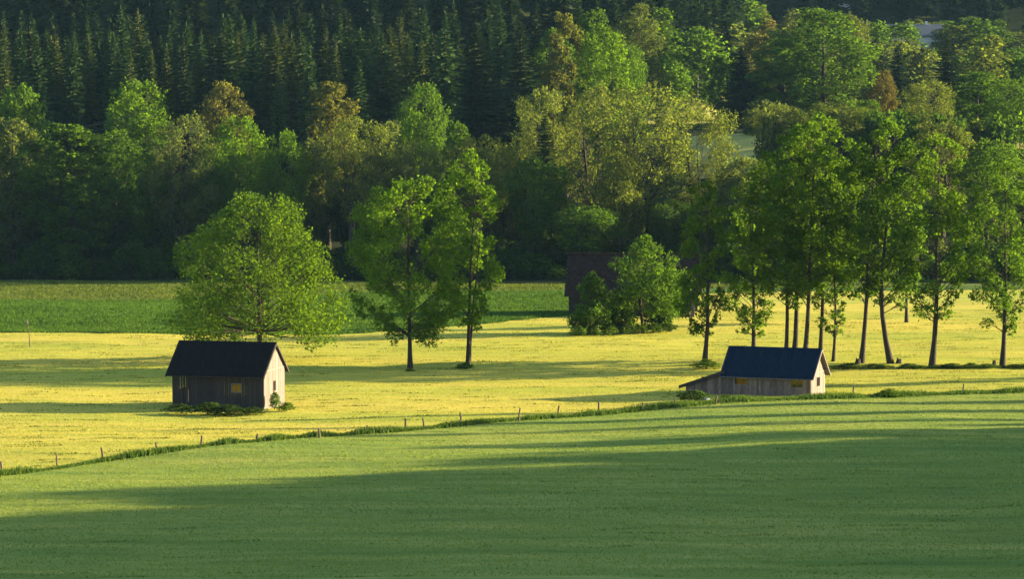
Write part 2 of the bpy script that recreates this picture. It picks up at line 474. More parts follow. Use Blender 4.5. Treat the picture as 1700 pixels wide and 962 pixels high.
def decid(seed, H, W, foot, shape='round', lobes=22, leaves=7000, lsize=0.35, trunk_r=0.3, lean=(0, 0), stems=1, wob=0.15,
          lobe_r=0.34, spread=0.62, split=False, drop=None, depth=1.0, curl=0.0, twigs=5, fork=0.04):
    """trunk+limb geometry and crown geometry of one tree whose foot is at the origin.
    foot: height of the crown's lowest leaves / H."""
    g = np.random.default_rng(seed)
    cb = foot * H
    st = []                                    # stems
    for s in range(stems):
        a = g.uniform(0, 6.28) if stems > 1 else 0
        off = 0.0 if stems == 1 else trunk_r * 1.6
        top = np.array([lean[0] * H + (math.cos(a) * W * 0.16 if stems > 1 else 0), lean[1] * H + (math.sin(a) * W * 0.16 if stems > 1 else 0), H * (0.9 if s == 0 else g.uniform(0.68, 0.85))])
        n = 10
        t = np.linspace(0, 1, n)
        P = np.stack([math.cos(a) * off + (top[0] - math.cos(a) * off) * t ** 1.2, math.sin(a) * off + (top[1] - math.sin(a) * off) * t ** 1.2, top[2] * t], -1)
        P[:, 0] += curl * np.sin(t * math.pi * 1.4) * (1 - t) * H * 0.1
        P[1:-1, :2] += np.cumsum(g.normal(0, wob * 0.5, (n - 2, 2)), axis=0) * np.linspace(.3, 1, n - 2)[:, None] * 0.6
        P[0, 2] = -0.3
        rr = trunk_r * (1 if s == 0 else 0.75) * np.interp(t, [0, .04, .15, .6, 1], [1.55, 1.08, .95, .5, .08])
        st.append((P, rr))
    trunk_paths = [(P, rr, 9) for P, rr in st]
    prof = SHAPES[shape]
    cent, rad = [], []
    for i in range(lobes):
        tt = (i + g.uniform(0, 1)) / lobes
        r0 = np.interp(tt, *prof) * W * 0.5 * g.uniform(0.72, 1.14)
        a = i * 2.39996 + g.uniform(-0.6, 0.6)
        if drop is not None and g.uniform() < drop: continue
        k = g.uniform(spread - 0.22, spread + 0.2) if r0 > 0.12 * W else g.uniform(0, .5)
        lr = lobe_r * W * 0.5 * g.uniform(0.7, 1.25) * (0.55 + 0.45 * r0 / (W * 0.5))
        k = min(k, max(0.0, 1 - 0.8 * lr / max(r0, 0.01)))
        z = cb + lr * 0.5 + tt * (H - cb - lr * 1.1)
        cx = lean[0] * z * 0.9; cy = lean[1] * z * 0.9
        cent.append((cx + math.cos(a) * r0 * k, cy + math.sin(a) * r0 * k * depth, z)); rad.append(lr)
    cent.append((lean[0] * H, lean[1] * H, H - lobe_r * W * 0.32)); rad.append(lobe_r * W * 0.28)
    cent = np.array(cent); rad = np.array(rad)
    limbs = []
    LC = []
    wts = rad ** 2.2; wts = wts / wts.sum()
    for i, (c, lr) in enumerate(zip(cent, rad)):
        P, rr = st[int(g.integers(0, stems))]
        zz = c[2] - (0.55 + g.uniform(0, .5)) * np.linalg.norm(c[:2] - P[5, :2]) - lr * 0.2
        zz = float(np.clip(zz, cb * 0.72 + fork * H, H * 0.86))
        b0 = np.array([np.interp(zz, P[:, 2], P[:, 0]), np.interp(zz, P[:, 2], P[:, 1]), zz])
        r_at = float(np.interp(zz, P[:, 2], rr)) * g.uniform(0.20, 0.36)
        L = curve(b0, c, 6, g.uniform(-0.06, 0.10) * lr * 2, g, 0.05 * lr)
        paths = [(L, np.linspace(max(r_at, .03), 0.02, 6), 6)]
        for q in range(twigs):
            d = g.normal(0, 1, 3); d /= np.linalg.norm(d)
            s = L[int(g.integers(2, 6))]
            paths.append((curve(s, c + d * lr * 0.85, 4, 0.05 * lr, g, 0.03 * lr), np.linspace(max(r_at * .45, .018), 0.008, 4), 4))
        limbs.append(paths)
        # leaf sprays: clusters on the lobe's shell
        nl = int(leaves * wts[i]); nc = max(8, nl // 9)
        d = g.normal(0, 1, (nc, 3)); d /= np.linalg.norm(d, axis=1)[:, None]
        cc = c + d * lr * (g.uniform(0.15, 1.0, nc) ** 0.45)[:, None] * np.array([1, 1, .82])
        pick = g.integers(0, nc, nl)
        LC.append(cc[pick] + g.normal(0, 1, (nl, 3)) * lr * 0.15)
    LC = np.concatenate(LC)
    LV, LF = leaf_quads(LC, lsize, g, len(LC))
    tone = g.uniform(0, 1, len(LC))
    return trunk_paths, limbs, (LV, LF, tone)

def tree_meshes(name, spec, limb_parts):
    tp, limbs, (LV, LF, tone) = spec
    crown = np_mesh(name + '_crown', LV, LF, [LEAF], tone)
    if limb_parts:
        V, Fc = tube_np(tp)
        tr = np_mesh(name + '_trunk', V, Fc, [BARK], smooth=True)
        lm = []
        for pths in limbs:
            V, Fc = tube_np(pths); lm.append(np_mesh(name + '_limb', V, Fc, [BARK], smooth=True))
        return tr, lm, crown
    allp = list(tp) + [q for l in limbs for q in l]
    V, Fc = tube_np(allp)
    return np_mesh(name + '_trunk', V, Fc, [BARK], smooth=True), [], crown
def put_tree(name, meshes, loc, rz, scale, col, label, cat='tree', group=None):
    root = empty(name, loc, rz); root.scale = scale
    tag(root, label, cat, group)
    tr, lm, crown = meshes
    link('trunk', tr, root)
    for l in lm: link('limb', l, root)
    c = link('crown', crown, root); c.color = (*col, 1); c['kind'] = 'stuff'
    return root

def spruce(seed, H=30.0, W=7.0, foot=0.06, dens=1.0):
    g = np.random.default_rng(seed)
    V, Fq, tone = [], [], []
    z = foot * H
    while z < H * 0.985:
        t = (z / H - foot) / (1 - foot)
        r = W * 0.5 * ((1 - t) ** 0.85) * g.uniform(0.78, 1.12) + 0.12
        nb = int((5 + 5 * (1 - t)) * dens) + 1
        a0 = g.uniform(0, 6.28)
        for b in range(nb):
            a = a0 + b * 6.283 / nb + g.uniform(-.25, .25)
            rr = r * g.uniform(0.7, 1.1)
            dr = np.array([math.cos(a), math.sin(a), 0]); sd_ = np.array([-dr[1], dr[0], 0])
            droop = g.uniform(0.5, 0.85) * (1 - 0.45 * t) - 0.15 * t
            k = max(2, int(rr / 0.55) + 1)
            prev = np.array([0, 0, z])
            for j in range(1, k + 1):
                u = j / k
                p = np.array([0, 0, z]) + dr * rr * u + np.array([0, 0, -droop * rr * u + 0.22 * rr * u * u])
                w = (0.42 * rr * (1 - u * 0.75) + 0.10) * g.uniform(.7, 1.2)
                hang = w * g.uniform(0.35, 0.8)
                for sgn in (-1, 1):
                    q = p + sd_ * sgn * w + dr * rr * 0.10 + np.array([0, 0, -hang])
                    V += [prev, p, q, prev + (q - p) * 0.6]
                    tone.append(g.uniform(0, 1))
                hd = (0.55 + 0.75 * (1 - t)) * g.uniform(.6, 1.3) * (1 - 0.45 * u) * H / 30.0
                tl = sd_ * g.normal(0, .18)
                V += [prev, p, p * 1.0 + tl + np.array([0, 0, -hd * .8]) + dr * .05, prev + tl * .6 + np.array([0, 0, -hd])]
                tone.append(g.uniform(0, 1))
                prev = p
        z += (0.48 + 0.36 * (1 - t)) * g.uniform(0.8, 1.2) * H / 30.0
    V += [np.array([-.12, 0, H * .955]), np.array([.12, 0, H * .955]), np.array([.03, 0, H]), np.array([-.03, 0, H])]; tone.append(.5)
    n = len(V) // 4
    P = np.array([[0, 0, -.3], [0, 0, H * .3], [0, 0, H * .65], [0, 0, H * .98]])
    TV, TF = tube_np([(P, [W * .05, W * .035, W * .02, .03], 7)])
    return (np_mesh('spruce_trunk', TV, TF, [BARK_PALE], smooth=True), [], np_mesh('spruce_crown', np.array(V), np.arange(4 * n).reshape(n, 4), [NEEDLE], np.array(tone)))

# --- the single trees of the meadow: each grown by itself
BRIGHT = (0.085, 0.155, 0.018); MIDG = (0.068, 0.128, 0.024); ASH = (0.080, 0.145, 0.018); OLIVE = (0.10, 0.128, 0.04)
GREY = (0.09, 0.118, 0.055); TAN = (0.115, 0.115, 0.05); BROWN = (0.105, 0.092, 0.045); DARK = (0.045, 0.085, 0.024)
SPR = (0.034, 0.070, 0.024); SPRD = (0.022, 0.042, 0.018); SPRY = (0.06, 0.085, 0.024)
def hero(name, px, py, top, wpx, seed, col, label, foot, shape, trunk_w, leaves, lobes=24, **kw):
    b = gp(px, py); Y = b.y
    H = zat(top, Y); W = wpx * 1.1 / pxm(Y)
    m = tree_meshes(name, decid(seed, H, W, foot, shape, lobes=lobes, leaves=leaves, trunk_r=trunk_w / pxm(Y) * 0.28, **kw), True)
    return put_tree(name, m, b, 0, (1, 1, 1), col, label, group=kw.get('group'))
hero('broadleaf_tree', 431, 597, 318, 292, 3, (0.076, 0.135, 0.019), 'broad round-crowned tree standing directly behind the left barn', 0.055, 'dome', 17, 38000, 78, lobe_r=0.20, spread=0.74, fork=.12, lsize=0.26, wob=.1, lean=(-.01, 0))
hero('broadleaf_tree', 681, 615, 292, 208, 11, BRIGHT, 'rounded tree with a single straight trunk in the middle of the meadow', 0.13, 'round', 13, 25000, 64, lobe_r=0.22, spread=0.74, fork=.08, lsize=0.26, wob=.08, lean=(-0.02, 0))
hero('broadleaf_tree', 774, 606, 250, 128, 17, BRIGHT, 'tall slender double-stemmed tree right of the rounded meadow tree', 0.16, 'tall', 11, 15000, 54, lobe_r=0.24, spread=0.72, stems=2, fork=.1, lsize=0.26, wob=.2, lean=(0.01, 0), drop=.1)
ROW = [  # px, base, top, width, seed, label
    (1168, 603, 300, 100, 21, 'slim tree with two close trunks at the left end of the right-hand row', 'tall', 2, 13, (0.0, 0), .14, 6630),
    (1250, 598, 300, 110, 22, 'leaning dark tree rising behind the left end of the blue roof', 'tall', 1, 13, (-0.015, 0), .13, 6630),
    (1304, 601, 240, 130, 23, 'tall tree with a slim bent trunk behind the middle of the blue roof', 'tall', 1, 12, (-0.02, 0), .24, 7905),
    (1318, 599, 205, 120, 24, 'tall tree with a thick straight trunk behind the middle of the blue roof', 'tall', 1, 15, (0.0, 0), .26, 8287),
    (1335, 604, 195, 125, 25, 'tall tree with a trunk slanting to the right behind the blue roof', 'tall', 1, 14, (0.03, 0), .26, 8287),
    (1361, 600, 188, 130, 26, 'tall straight tree behind the right end of the blue roof', 'tall', 1, 12, (0.0, 0), .24, 8287),
    (1383, 603, 330, 80, 27, 'short slender tree just right of the blue-roofed hut', 'tall', 1, 9, (-0.01, 0), .16, 3570),
    (1430, 605, 215, 120, 28, 'tall tree leaning right, first full trunk right of the blue-roofed hut', 'tall', 1, 14, (0.05, 0), .26, 8287),
    (1480, 606, 190, 130, 29, 'tall tree with a crooked trunk beside a low stump', 'tall', 1, 16, (-0.03, 0), .22, 8925),
    (1547, 609, 220, 135, 30, 'tall open tree with a trunk leaning right, second from the right', 'tall', 1, 16, (0.03, 0), .20, 7905),
    (1664, 609, 262, 140, 31, 'rightmost tree of the row with a straight dark trunk', 'tall', 1, 14, (-0.005, 0), .16, 8925),
]
for (px, py, top, w, sd_, lab, shp, st_, tw, ln, ft, lv) in ROW:
    hero('ash_tree', px, py, top, w, sd_, ASH if sd_ not in (29, 31) else MIDG, lab, ft, shp, tw, int(lv * 1.6), 46, lobe_r=0.25, spread=0.70, stems=st_, lsize=0.25, lean=ln, wob=.22, drop=.08, curl=(-0.5 if sd_ == 29 else 0.15))
hero('ash_tree', 1505, 533, 330, 90, 40, MIDG, 'smaller tree set back in the meadow behind the right-hand row', .2, 'round', 9, 3600, 18, lsize=.42)
# --- the copse in front of the long barn
for (px, py, top, w, sd_, lab, col, lv, ft, st_) in [
    (984, 556, 450, 84, 51, 'low dense tree at the left end of the copse', MIDG, 4200, .04, 2),
    (1070, 552, 391, 134, 52, 'tallest tree of the copse with a dense round top', MIDG, 7000, .16, 3),
    (1112, 549, 440, 54, 53, 'thin upright tree at the right end of the copse', ASH, 2000, .2, 1),
    (1030, 553, 490, 66, 54, 'small leafy tree in the middle of the copse', ASH, 2600, .04, 2),
    (1092, 549, 492, 60, 55, 'small leafy tree under the tallest copse tree', MIDG, 2200, .05, 2)]:
    hero('copse_tree', px, py, top, w, sd_, col, lab, ft, 'bush', 8, int(lv * 2.0), 30, lobe_r=.30, stems=st_, lsize=.25)

# --- prototypes for the wooded slopes
PD = [tree_meshes('slope_tree', decid(100 + i, 22, [11, 13, 10, 12, 9, 12][i], [.12, .16, .1, .2, .14, .12][i], ['round', 'round', 'tall', 'vase', 'tall', 'dome'][i], lobes=46, leaves=17000, lsize=0.33, trunk_r=.28, stems=[1, 2, 1, 3, 1, 2][i], lobe_r=.30, spread=.70, wob=.25), False) for i in range(6)]
PW = [tree_meshes('open_tree', decid(200 + i, 22, [14, 12, 15][i], [.3, .25, .32][i], ['vase', 'round', 'vase'][i], lobes=60, leaves=14500, lsize=0.26, trunk_r=.34, stems=[3, 2, 4][i], lobe_r=.23, spread=.74, wob=.25, twigs=7), False) for i in range(3)]
PB = [tree_meshes('shrub', decid(300 + i, 5, [6.5, 5.5, 7.5][i], 0.02, 'bush', lobes=16, leaves=2200, lsize=0.36, trunk_r=.09, stems=3, lobe_r=.42), False) for i in range(3)]
PS = [spruce(400 + i, 30, [7.2, 8.2, 6.2, 9.0, 7.6, 6.6][i], [.05, .08, .04, .03, .2, .12][i], [1, 1.1, .9, 1, .7, 1][i]) for i in range(6)]
PF = [tree_meshes('far_tree', decid(500 + i, 20, [13, 11, 12][i], .06, ['round', 'tall', 'dome'][i], lobes=26, leaves=3600, lsize=0.72, trunk_r=.25, lobe_r=.42), False) for i in range(3)]
ri = random.Random(5)
def slope(kind, px, Y, top, wpx, col, label, group=None, name=None, var=None):
    """a tree standing on the slope at depth Y, its top at picture height `top`"""
    x = xat(px, Y); z = tz(x, Y)
    H = zat(top, Y) - z
    W = wpx * 1.12 / pxm(Y)
    protos, H0, nm, cat = {'d': (PD, 22, 'deciduous_tree', 'tree'), 'w': (PW, 22, 'willow_tree', 'tree'), 's': (PS, 30, 'spruce_tree', 'spruce'),
                           'b': (PB, 5, 'shrub', 'shrub'), 'f': (PF, 20, 'deciduous_tree', 'tree')}[kind]
    i = ri.randrange(len(protos)) if var is None else var
    W0 = {'d': [11, 13, 10, 12, 9, 12], 'w': [14, 12, 15], 's': [7.2, 8.2, 6.2, 9.0, 7.6, 6.6], 'b': [6.5, 5.5, 7.5], 'f': [13, 11, 12]}[kind][i]
    k = ri.uniform(.88, 1.12)
    c = tuple(v * k for v in col)
    return put_tree(name or nm, protos[i], (x, Y, z), ri.uniform(0, 6.28), (W / W0, W / W0, H / H0), c, label, cat, group)

# front rank and crowns behind it (px, depth, top, width, colour, label)
DEC = [
    ('d', 22, 486, 195, 110, GREY, 'grey-green tree at the left edge of the forest'),
    ('d', 36, 515, 140, 125, MIDG, 'rounded green crown rising behind the left edge of the forest'),
    ('d', 122, 482, 205, 165, MIDG, 'spreading green tree with a dark forked trunk, second from the left edge'),
    ('d', 232, 520, 130, 140, BRIGHT, 'bright green crown standing under the dark spruces at left'),
    ('d', 190, 500, 215, 110, MIDG, 'green tree in the dark behind the forked tree at left'),
    ('w', 303, 486, 188, 135, GREY, 'grey-leaved tree with a dark trunk above the left barn'),
    ('d', 375, 525, 135, 100, TAN, 'tan-brown crown rising below the spruces'),
    ('d', 400, 500, 190, 110, BRIGHT, 'yellow-green tree below the tan crown'),
    ('d', 472, 488, 215, 95, BRIGHT, 'fresh green upright tree right of the yellow-green tree'),
    ('d', 545, 515, 135, 105, (0.105, 0.11, 0.04), 'brownish tree with a sunlit trunk below the spruce stand'),
    ('w', 590, 486, 190, 135, OLIVE, 'olive tree with several dark stems behind the rounded meadow tree'),
    ('d', 700, 530, 135, 95, MIDG, 'dark green crown in the gap right of the spruce stand'),
    ('d', 690, 505, 182, 90, BRIGHT, 'bright green crown above the rounded meadow tree'),
    ('w', 690, 490, 232, 100, GREY, 'grey-green tree between the olive tree and the slender meadow tree'),
    ('w', 800, 490, 222, 125, OLIVE, 'pale olive tree behind the slender meadow tree'),
    ('d', 888, 484, 258, 105, MIDG, 'green tree with slim stems left of the tiled barn'),
    ('w', 905, 510, 142, 115, (.112, .142, .048), 'pale olive crown below the big dark spruces'),
    ('w', 985, 500, 138, 125, (.112, .142, .048), 'olive tree with a forked trunk above the tiled barn'),
    ('w', 1068, 488, 136, 200, (.112, .142, .048), 'large olive tree with tall bare forked stems behind the copse'),
    ('w', 1160, 496, 165, 130, (.112, .142, .048), 'pale olive tree behind the left end of the right-hand row'),
    ('d', 972, 478, 340, 120, MIDG, 'low rounded green tree behind the tiled barn'),
    ('d', 1115, 482, 330, 100, DARK, 'dark low tree in the gap right of the copse'),
    ('d', 1240, 490, 260, 120, OLIVE, 'olive tree half hidden behind the tall trees over the blue roof'),
    ('d', 1330, 492, 270, 120, MIDG, 'green tree hidden behind the middle of the right-hand row'),
    ('w', 1560, 500, 200, 130, OLIVE, 'olive tree behind the open tree of the right-hand row'),
    ('d', 1640, 492, 230, 120, MIDG, 'green tree behind the rightmost tree of the row'),
    ('d', 1420, 490, 300, 110, MIDG, 'green tree behind the leaning tree of the row'),
    ('d', 1500, 488, 330, 100, DARK, 'dark tree behind the crooked-trunk tree'),
    ('d', 1700, 486, 300, 100, MIDG, 'green tree cut by the right edge behind the row'),
    ('d', 925, 600, 45, 80, MIDG, 'green tree behind the brownish tall tree'),
    ('d', 985, 620, 15, 90, MIDG, 'dull green treetop above the olive forked tree'),
    ('d', 1060, 640, 5, 90, GREY, 'grey-green treetop left of the open valley'),
    ('s', 830, 600, 5, 90, SPR, 'tall spruce behind the two broad dark spruces'),
    ('s', 960, 640, -5, 90, SPR, 'tall spruce behind the fresh green tree at the top'),
    ('s', 890, 620, -2, 80, SPRD, 'dark spruce rising at the top right of the broad spruces'),
    ('s', 1020, 680, -8, 80, SPR, 'far spruce at the top left of the open valley'),
    ('d', 1000, 560, 40, 110, BRIGHT, 'tall fresh green tree right of the big dark spruces'),
    ('d', 940, 570, 20, 80, (.09, .10, .04), 'brownish tall tree beside the big dark spruces'),
    ('d', 1045, 580, 70, 70, MIDG, 'slim green tree at the edge of the open valley'),
    ('d', 760, 500, 200, 70, MIDG, 'narrow green tree behind the top of the slender meadow tree'),
    ('d', 640, 500, 200, 90, GREY, 'grey-green crown left of the bright green crown'),
    ('d', 520, 492, 230, 90, GREY, 'grey tree between the fresh green and olive trees'),
    ('d', 260, 492, 230, 90, MIDG, 'green tree left of the grey-leaved tree'),
    ('d', 60, 492, 250, 100, DARK, 'dark green tree beside the left edge of the forest'),
    ('d', 350, 490, 240, 90, MIDG, 'green tree right of the grey-leaved tree'),
    ('d', 840, 495, 240, 80, GREY, 'grey-green tree between the pale olive and slim-stemmed trees'),
    ('d', 1030, 484, 250, 90, OLIVE, 'olive undergrowth tree left of the bare forked stems'),
]
for (k, px, Y, top, w, c, lab) in DEC:
    slope(k, px, Y, top, w, c, lab)
# understorey filling the forest edge
for i in range(46):
    px = -70 + i * 1930 / 45 + ri.uniform(-15, 15)
    if 930 < px < 1010: continue
    slope('d', px, ri.uniform(495, 512) if px < 1230 else ri.uniform(500, 545), ri.uniform(290, 350), ri.uniform(70, 105), ri.choice([DARK, MIDG, MIDG, GREY]), 'young tree filling the shaded understorey of the forest edge', 'understorey trees of the forest edge')
for i in range(44):
    px = -30 + i * 1770 / 43 + ri.uniform(-14, 14)
    if 935 < px < 1130: continue
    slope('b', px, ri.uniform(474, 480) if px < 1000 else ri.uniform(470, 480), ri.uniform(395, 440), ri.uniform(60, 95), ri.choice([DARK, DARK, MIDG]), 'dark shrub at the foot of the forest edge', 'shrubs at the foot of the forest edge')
# spruces that stand out
for (px, Y, top, w, c, lab) in [
    (218, 540, 78, 80, SPRY, 'yellowish spruce standing left behind the bright green crown'),
    (254, 545, 82, 66, SPRY, 'narrow spruce just right of the yellowish spruce'),
    (515, 540, 68, 86, SPR, 'dark spruce in front of the stand above the brownish tree'),
    (463, 535, 108, 70, SPR, 'small spruce left of the brownish tree'),
    (597, 530, 92, 82, SPR, 'dark pointed spruce in front of the right part of the stand'),
    (790, 545, 30, 150, SPRD, 'broad dark spruce above the slender meadow tree'),
    (740, 560, 20, 110, SPR, 'tall spruce left of the broad dark spruce'),
    (865, 545, 35, 150, SPRD, 'broad dark spruce with drooping boughs right of centre'),
    (905, 505, 185, 90, (.045, .07, .02), 'olive-green spruce standing among pale olive trees'),
    (10, 540, 70, 90, SPRY, 'spruce cut by the left edge of the picture'),
    (65, 545, 55, 80, SPR, 'slim spruce close to the left edge'),
    (1228, 640, 72, 80, SPRD, 'narrow black spruce left of the big valley tree'),
    (1490, 690, 68, 64, SPRD, 'dark spruce between the valley trees at right'),
    (1570, 700, 58, 84, SPRD, 'broad dark spruce at the right of the valley'),
    (1345, 720, 0, 70, SPRD, 'dark spruce top rising behind the big valley tree')]:
    slope('s', px, Y, top, w, c, lab)
for i in range(14):
    slope('b', 1285 + i * 31 + ri.uniform(-8, 8), ri.uniform(552, 566), ri.uniform(182, 206), ri.uniform(70, 105), ri.choice([MIDG, OLIVE, DARK]), 'low bush on the near side of the valley meadow', 'bushes on the near side of the valley meadow')
for i in range(40):
    px = -20 + i * 1740 / 39 + ri.uniform(-14, 14)
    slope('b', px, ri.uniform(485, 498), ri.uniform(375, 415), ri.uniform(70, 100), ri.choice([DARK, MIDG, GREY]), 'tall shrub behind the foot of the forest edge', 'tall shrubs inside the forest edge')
# the dense spruce stand on the left slope: three ranks
for rank, (Y, n, t0) in enumerate([(560, 24, 42), (575, 26, 30), (592, 26, 22)]):
    for i in range(n):
        px = -20 + (i + ri.uniform(-.55, .55)) * 760 / n + rank * 9
        sp_ = slope('s', px, Y + ri.uniform(-6, 6), t0 + ri.uniform(-22, 44) + max(0, 60 - px) * .2, ri.uniform(64, 112), ri.choice([SPR, SPR, SPRD, SPRY]),
              'dark green spruce in the dense stand on the left slope', 'spruces of the dense stand')
        sp_.rotation_euler[0] = ri.gauss(0, .022); sp_.rotation_euler[1] = ri.gauss(0, .022)
# ------------------------------------------------------------------ the open valley at right
FAR = [
    ('d', 1368, 640, 12, 165, MIDG, 'big ivy-clad green tree dominating the valley at right'),
    ('d', 1300, 635, 62, 110, MIDG, 'green tree leaning on the big valley tree at its left'),
    ('d', 1410, 660, 20, 70, GREY, 'grey-green treetop right behind the big valley tree'),
    ('d', 1465, 640, 116, 46, BROWN, 'small rust-brown tree in the valley'),
    ('w', 1290, 560, 172, 120, OLIVE, 'olive shrubby tree left below the big valley tree'),
    ('w', 1380, 555, 168, 130, OLIVE, 'olive loose tree below the big valley tree'),
    ('d', 1440, 570, 165, 70, BRIGHT, 'fresh green bush-like tree below the rust-brown tree'),
    ('w', 1545, 560, 130, 110, OLIVE, 'olive spreading tree below the dark spruces at right'),
    ('d', 1620, 590, 118, 110, MIDG, 'green tree at right below the olive treetops'),
    ('d', 1680, 580, 130, 90, MIDG, 'green tree at the right edge of the valley'),
    ('f', 1642, 760, 55, 120, OLIVE, 'olive treetops at the upper right'),
    ('f', 1530, 740, 75, 100, GREY, 'grey-green round tree left of the broad valley spruce'),
    ('f', 1450, 740, 70, 90, GREY, 'grey-green round tree left of the narrow valley spruce'),
    ('f', 1500, 860, 35, 80, MIDG, 'green tree in front of the long grey roof'),
    ('f', 1455, 850, 33, 60, MIDG, 'round green tree left of the long grey roof'),
    ('f', 1258, 720, 50, 70, TAN, 'tan treetop behind the narrow black spruce'),
    ('f', 1210, 740, 38, 100, GREY, 'pale green tree below the white houses'),
    ('f', 1160, 700, 40, 120, MIDG, 'green tree at the left side of the valley'),
    ('f', 1095, 720, 10, 120, MIDG, 'tall green tree at the far left of the valley'),
    ('f', 1260, 900, 8, 50, BROWN, 'brown round tree between the two white houses'),
    ('f', 1240, 880, -8, 80, MIDG, 'green tree in front of the white house'),
    ('f', 1315, 880, 14, 60, GREY, 'pale tree left of the gabled house'),
    ('f', 1120, 660, 100, 60, MIDG, 'small round tree by the railway masts'),
    ('f', 1090, 650, 92, 60, MIDG, 'small dark tree beside the yellow far field'),
    ('f', 1195, 655, 90, 70, DARK, 'dark tree right of the railway masts'),
    ('d', 1265, 640, 110, 90, DARK, 'dark undergrowth tree right of the narrow black spruce'),
    ('d', 1740, 600, 120, 100, MIDG, 'green tree just outside the right end of the valley'),
    ('f', 1780, 700, 70, 110, OLIVE, 'olive tree beyond the right end of the valley'),
    ('f', 1690, 700, 95, 80, MIDG, 'green tree cut by the right edge below the olive treetops'),
]
for (k, px, Y, top, w, c, lab) in FAR:
    slope(k, px, Y, top, w, c, lab)
for i in range(22):
    px = 1255 + i * 21 + ri.uniform(-10, 10)
    slope('b', px, ri.uniform(600, 625), ri.uniform(165, 190), ri.uniform(60, 90), ri.choice([DARK, MIDG, GREY]), 'bush on the meadow edge in the valley', 'bushes on the valley meadow edge')
for i in range(72):
    px = (1020 + (i % 28) * 26 if i < 56 else 1010 + (i - 56) * 24 if i < 64 else 1735 + (i - 64) * 24) + ri.uniform(-12, 12); Y = ri.uniform(770, 840) if i < 28 else ri.uniform(880, 1000)
    slope('f', px, Y, ri.uniform(60, 95) if i < 28 else ri.uniform(22, 60), ri.uniform(60, 90), ri.choice([DARK, MIDG, GREY, OLIVE]), 'hazy tree on the far side of the valley', 'hazy trees on the far valley side')
# far forest as one mass
def merge(protos, places, name, mat, label, keep=1.0):
    Vs, Fs, Ts, b = [], [], [], 0
    for (i, x, y, z, sx, sz, a) in places:
        me = protos[i][2]
        v = np.empty(len(me.vertices) * 3, np.float32); me.vertices.foreach_get('co', v); v = v.reshape(-1, 4, 3)
        if keep < 1: v = v[rng.uniform(0, 1, len(v)) < keep]
        n = len(v); v = v.reshape(-1, 3).copy()
        if keep < 1:
            q = v.reshape(-1, 4, 3); cc = q.mean(1, keepdims=True); v = (cc + (q - cc) * (1 / keep) ** .45).reshape(-1, 3)
        ca, sa = math.cos(a), math.sin(a)
        v = np.stack([(v[:, 0] * ca - v[:, 1] * sa) * sx + x, (v[:, 0] * sa + v[:, 1] * ca) * sx + y, v[:, 2] * sz + z], -1)
        Vs.append(v); Fs.append(np.arange(4 * n).reshape(n, 4) + b); b += 4 * n; Ts.append(rng.uniform(0, 1, n))
    o = link(name, np_mesh(name, np.concatenate(Vs), np.concatenate(Fs), [mat], np.concatenate(Ts)))
    return tag(o, label, 'forest', None, 'stuff')
pl = []
for Y in (620, 650, 690, 720, 750, 790, 830, 880, 930, 985, 1015, 1040, 1075, 1130, 1220, 1350):
    n = 46 if Y < 1000 else 70
    for i in range(n):
        x = xat(-80 + (i + ri.uniform(-.4, .4)) * 1860 / n, Y)
        if (x / Y > 0.07 and Y < 980) or (x / Y > 0.0 and Y < 700): continue
        pl.append((ri.randrange(6), x, Y + ri.uniform(-12, 12), tz(x, Y) - 0.5, ri.uniform(1.0, 1.5), ri.uniform(.7, 1.05) if Y > 700 else .8, ri.uniform(0, 6)))
fo = merge(PS, pl, 'far_forest', NEEDLE, 'dark shaded conifer forest covering the hillside at the top', keep=0.3)
fo.color = (*SPRD, 1)
# the wood to the right of the picture whose shade lies over the pasture
pl = []
n_sun = np.array([math.cos(SUN_AZ), -math.sin(SUN_AZ)])
d_sun = np.array([math.sin(SUN_AZ), math.cos(SUN_AZ)])
P1 = gp(1700, 692); base_off = float(n_sun @ np.array([P1.x, P1.y]))
O = np.array([P1.x, P1.y])
def reach(off):                          # how far along the sun direction the shade edge lies
    return -2.5 * max(off, 0.0)
for off in np.arange(6, 140, 6.0):
    for tt in np.arange(62, 176, 11.0):
        o2 = off + ri.uniform(-3, 3)
        q = O + n_sun * o2 + d_sun * (tt + off * 0.2 + ri.uniform(-4, 4))
        if q[0] < q[1] * 0.167 + 16: continue
        z = tz(q[0], q[1])
        a = float(d_sun @ (q - O))
        top = (a - reach(o2)) * math.tan(SUN_EL) * ri.uniform(0.72, 1.08)
        sc = min((top - z) / 20.0, ri.uniform(.9, 1.3))
        thin = o2 < 20
        if thin and ri.random() < .55: continue
        if sc < .18: continue
        pl.append((ri.randrange(3), q[0], q[1], z - .3, min(ri.uniform(.28, .42) if thin else ri.uniform(.6, .95), sc * 1.6), sc, ri.uniform(0, 6)))
for (off, tt, s, w_) in [(-12.6, 66, 1.45, .30), (-12.2, 100, 1.3, .30), (-5.0, 68, 1.55, .28), (-4.7, 98, 1.45, .30), (1.8, 82, 1.5, .22), (11, 74, 1.15, .6), (12, 104, 1.2, .7), (-31, 75, 1.0, .6), (-30, 100, .9, .6), (-34, 90, .9, .55)]:
    q = O + n_sun * off + d_sun * tt
    pl.append((ri.randrange(3), q[0], q[1], tz(q[0], q[1]) - .3, w_, s, ri.uniform(0, 6)))
wo = merge(PF, pl, 'side_wood', LEAF, 'wood on the rise to the right of the pasture', keep=0.45)
wo.color = (*MIDG, 1)

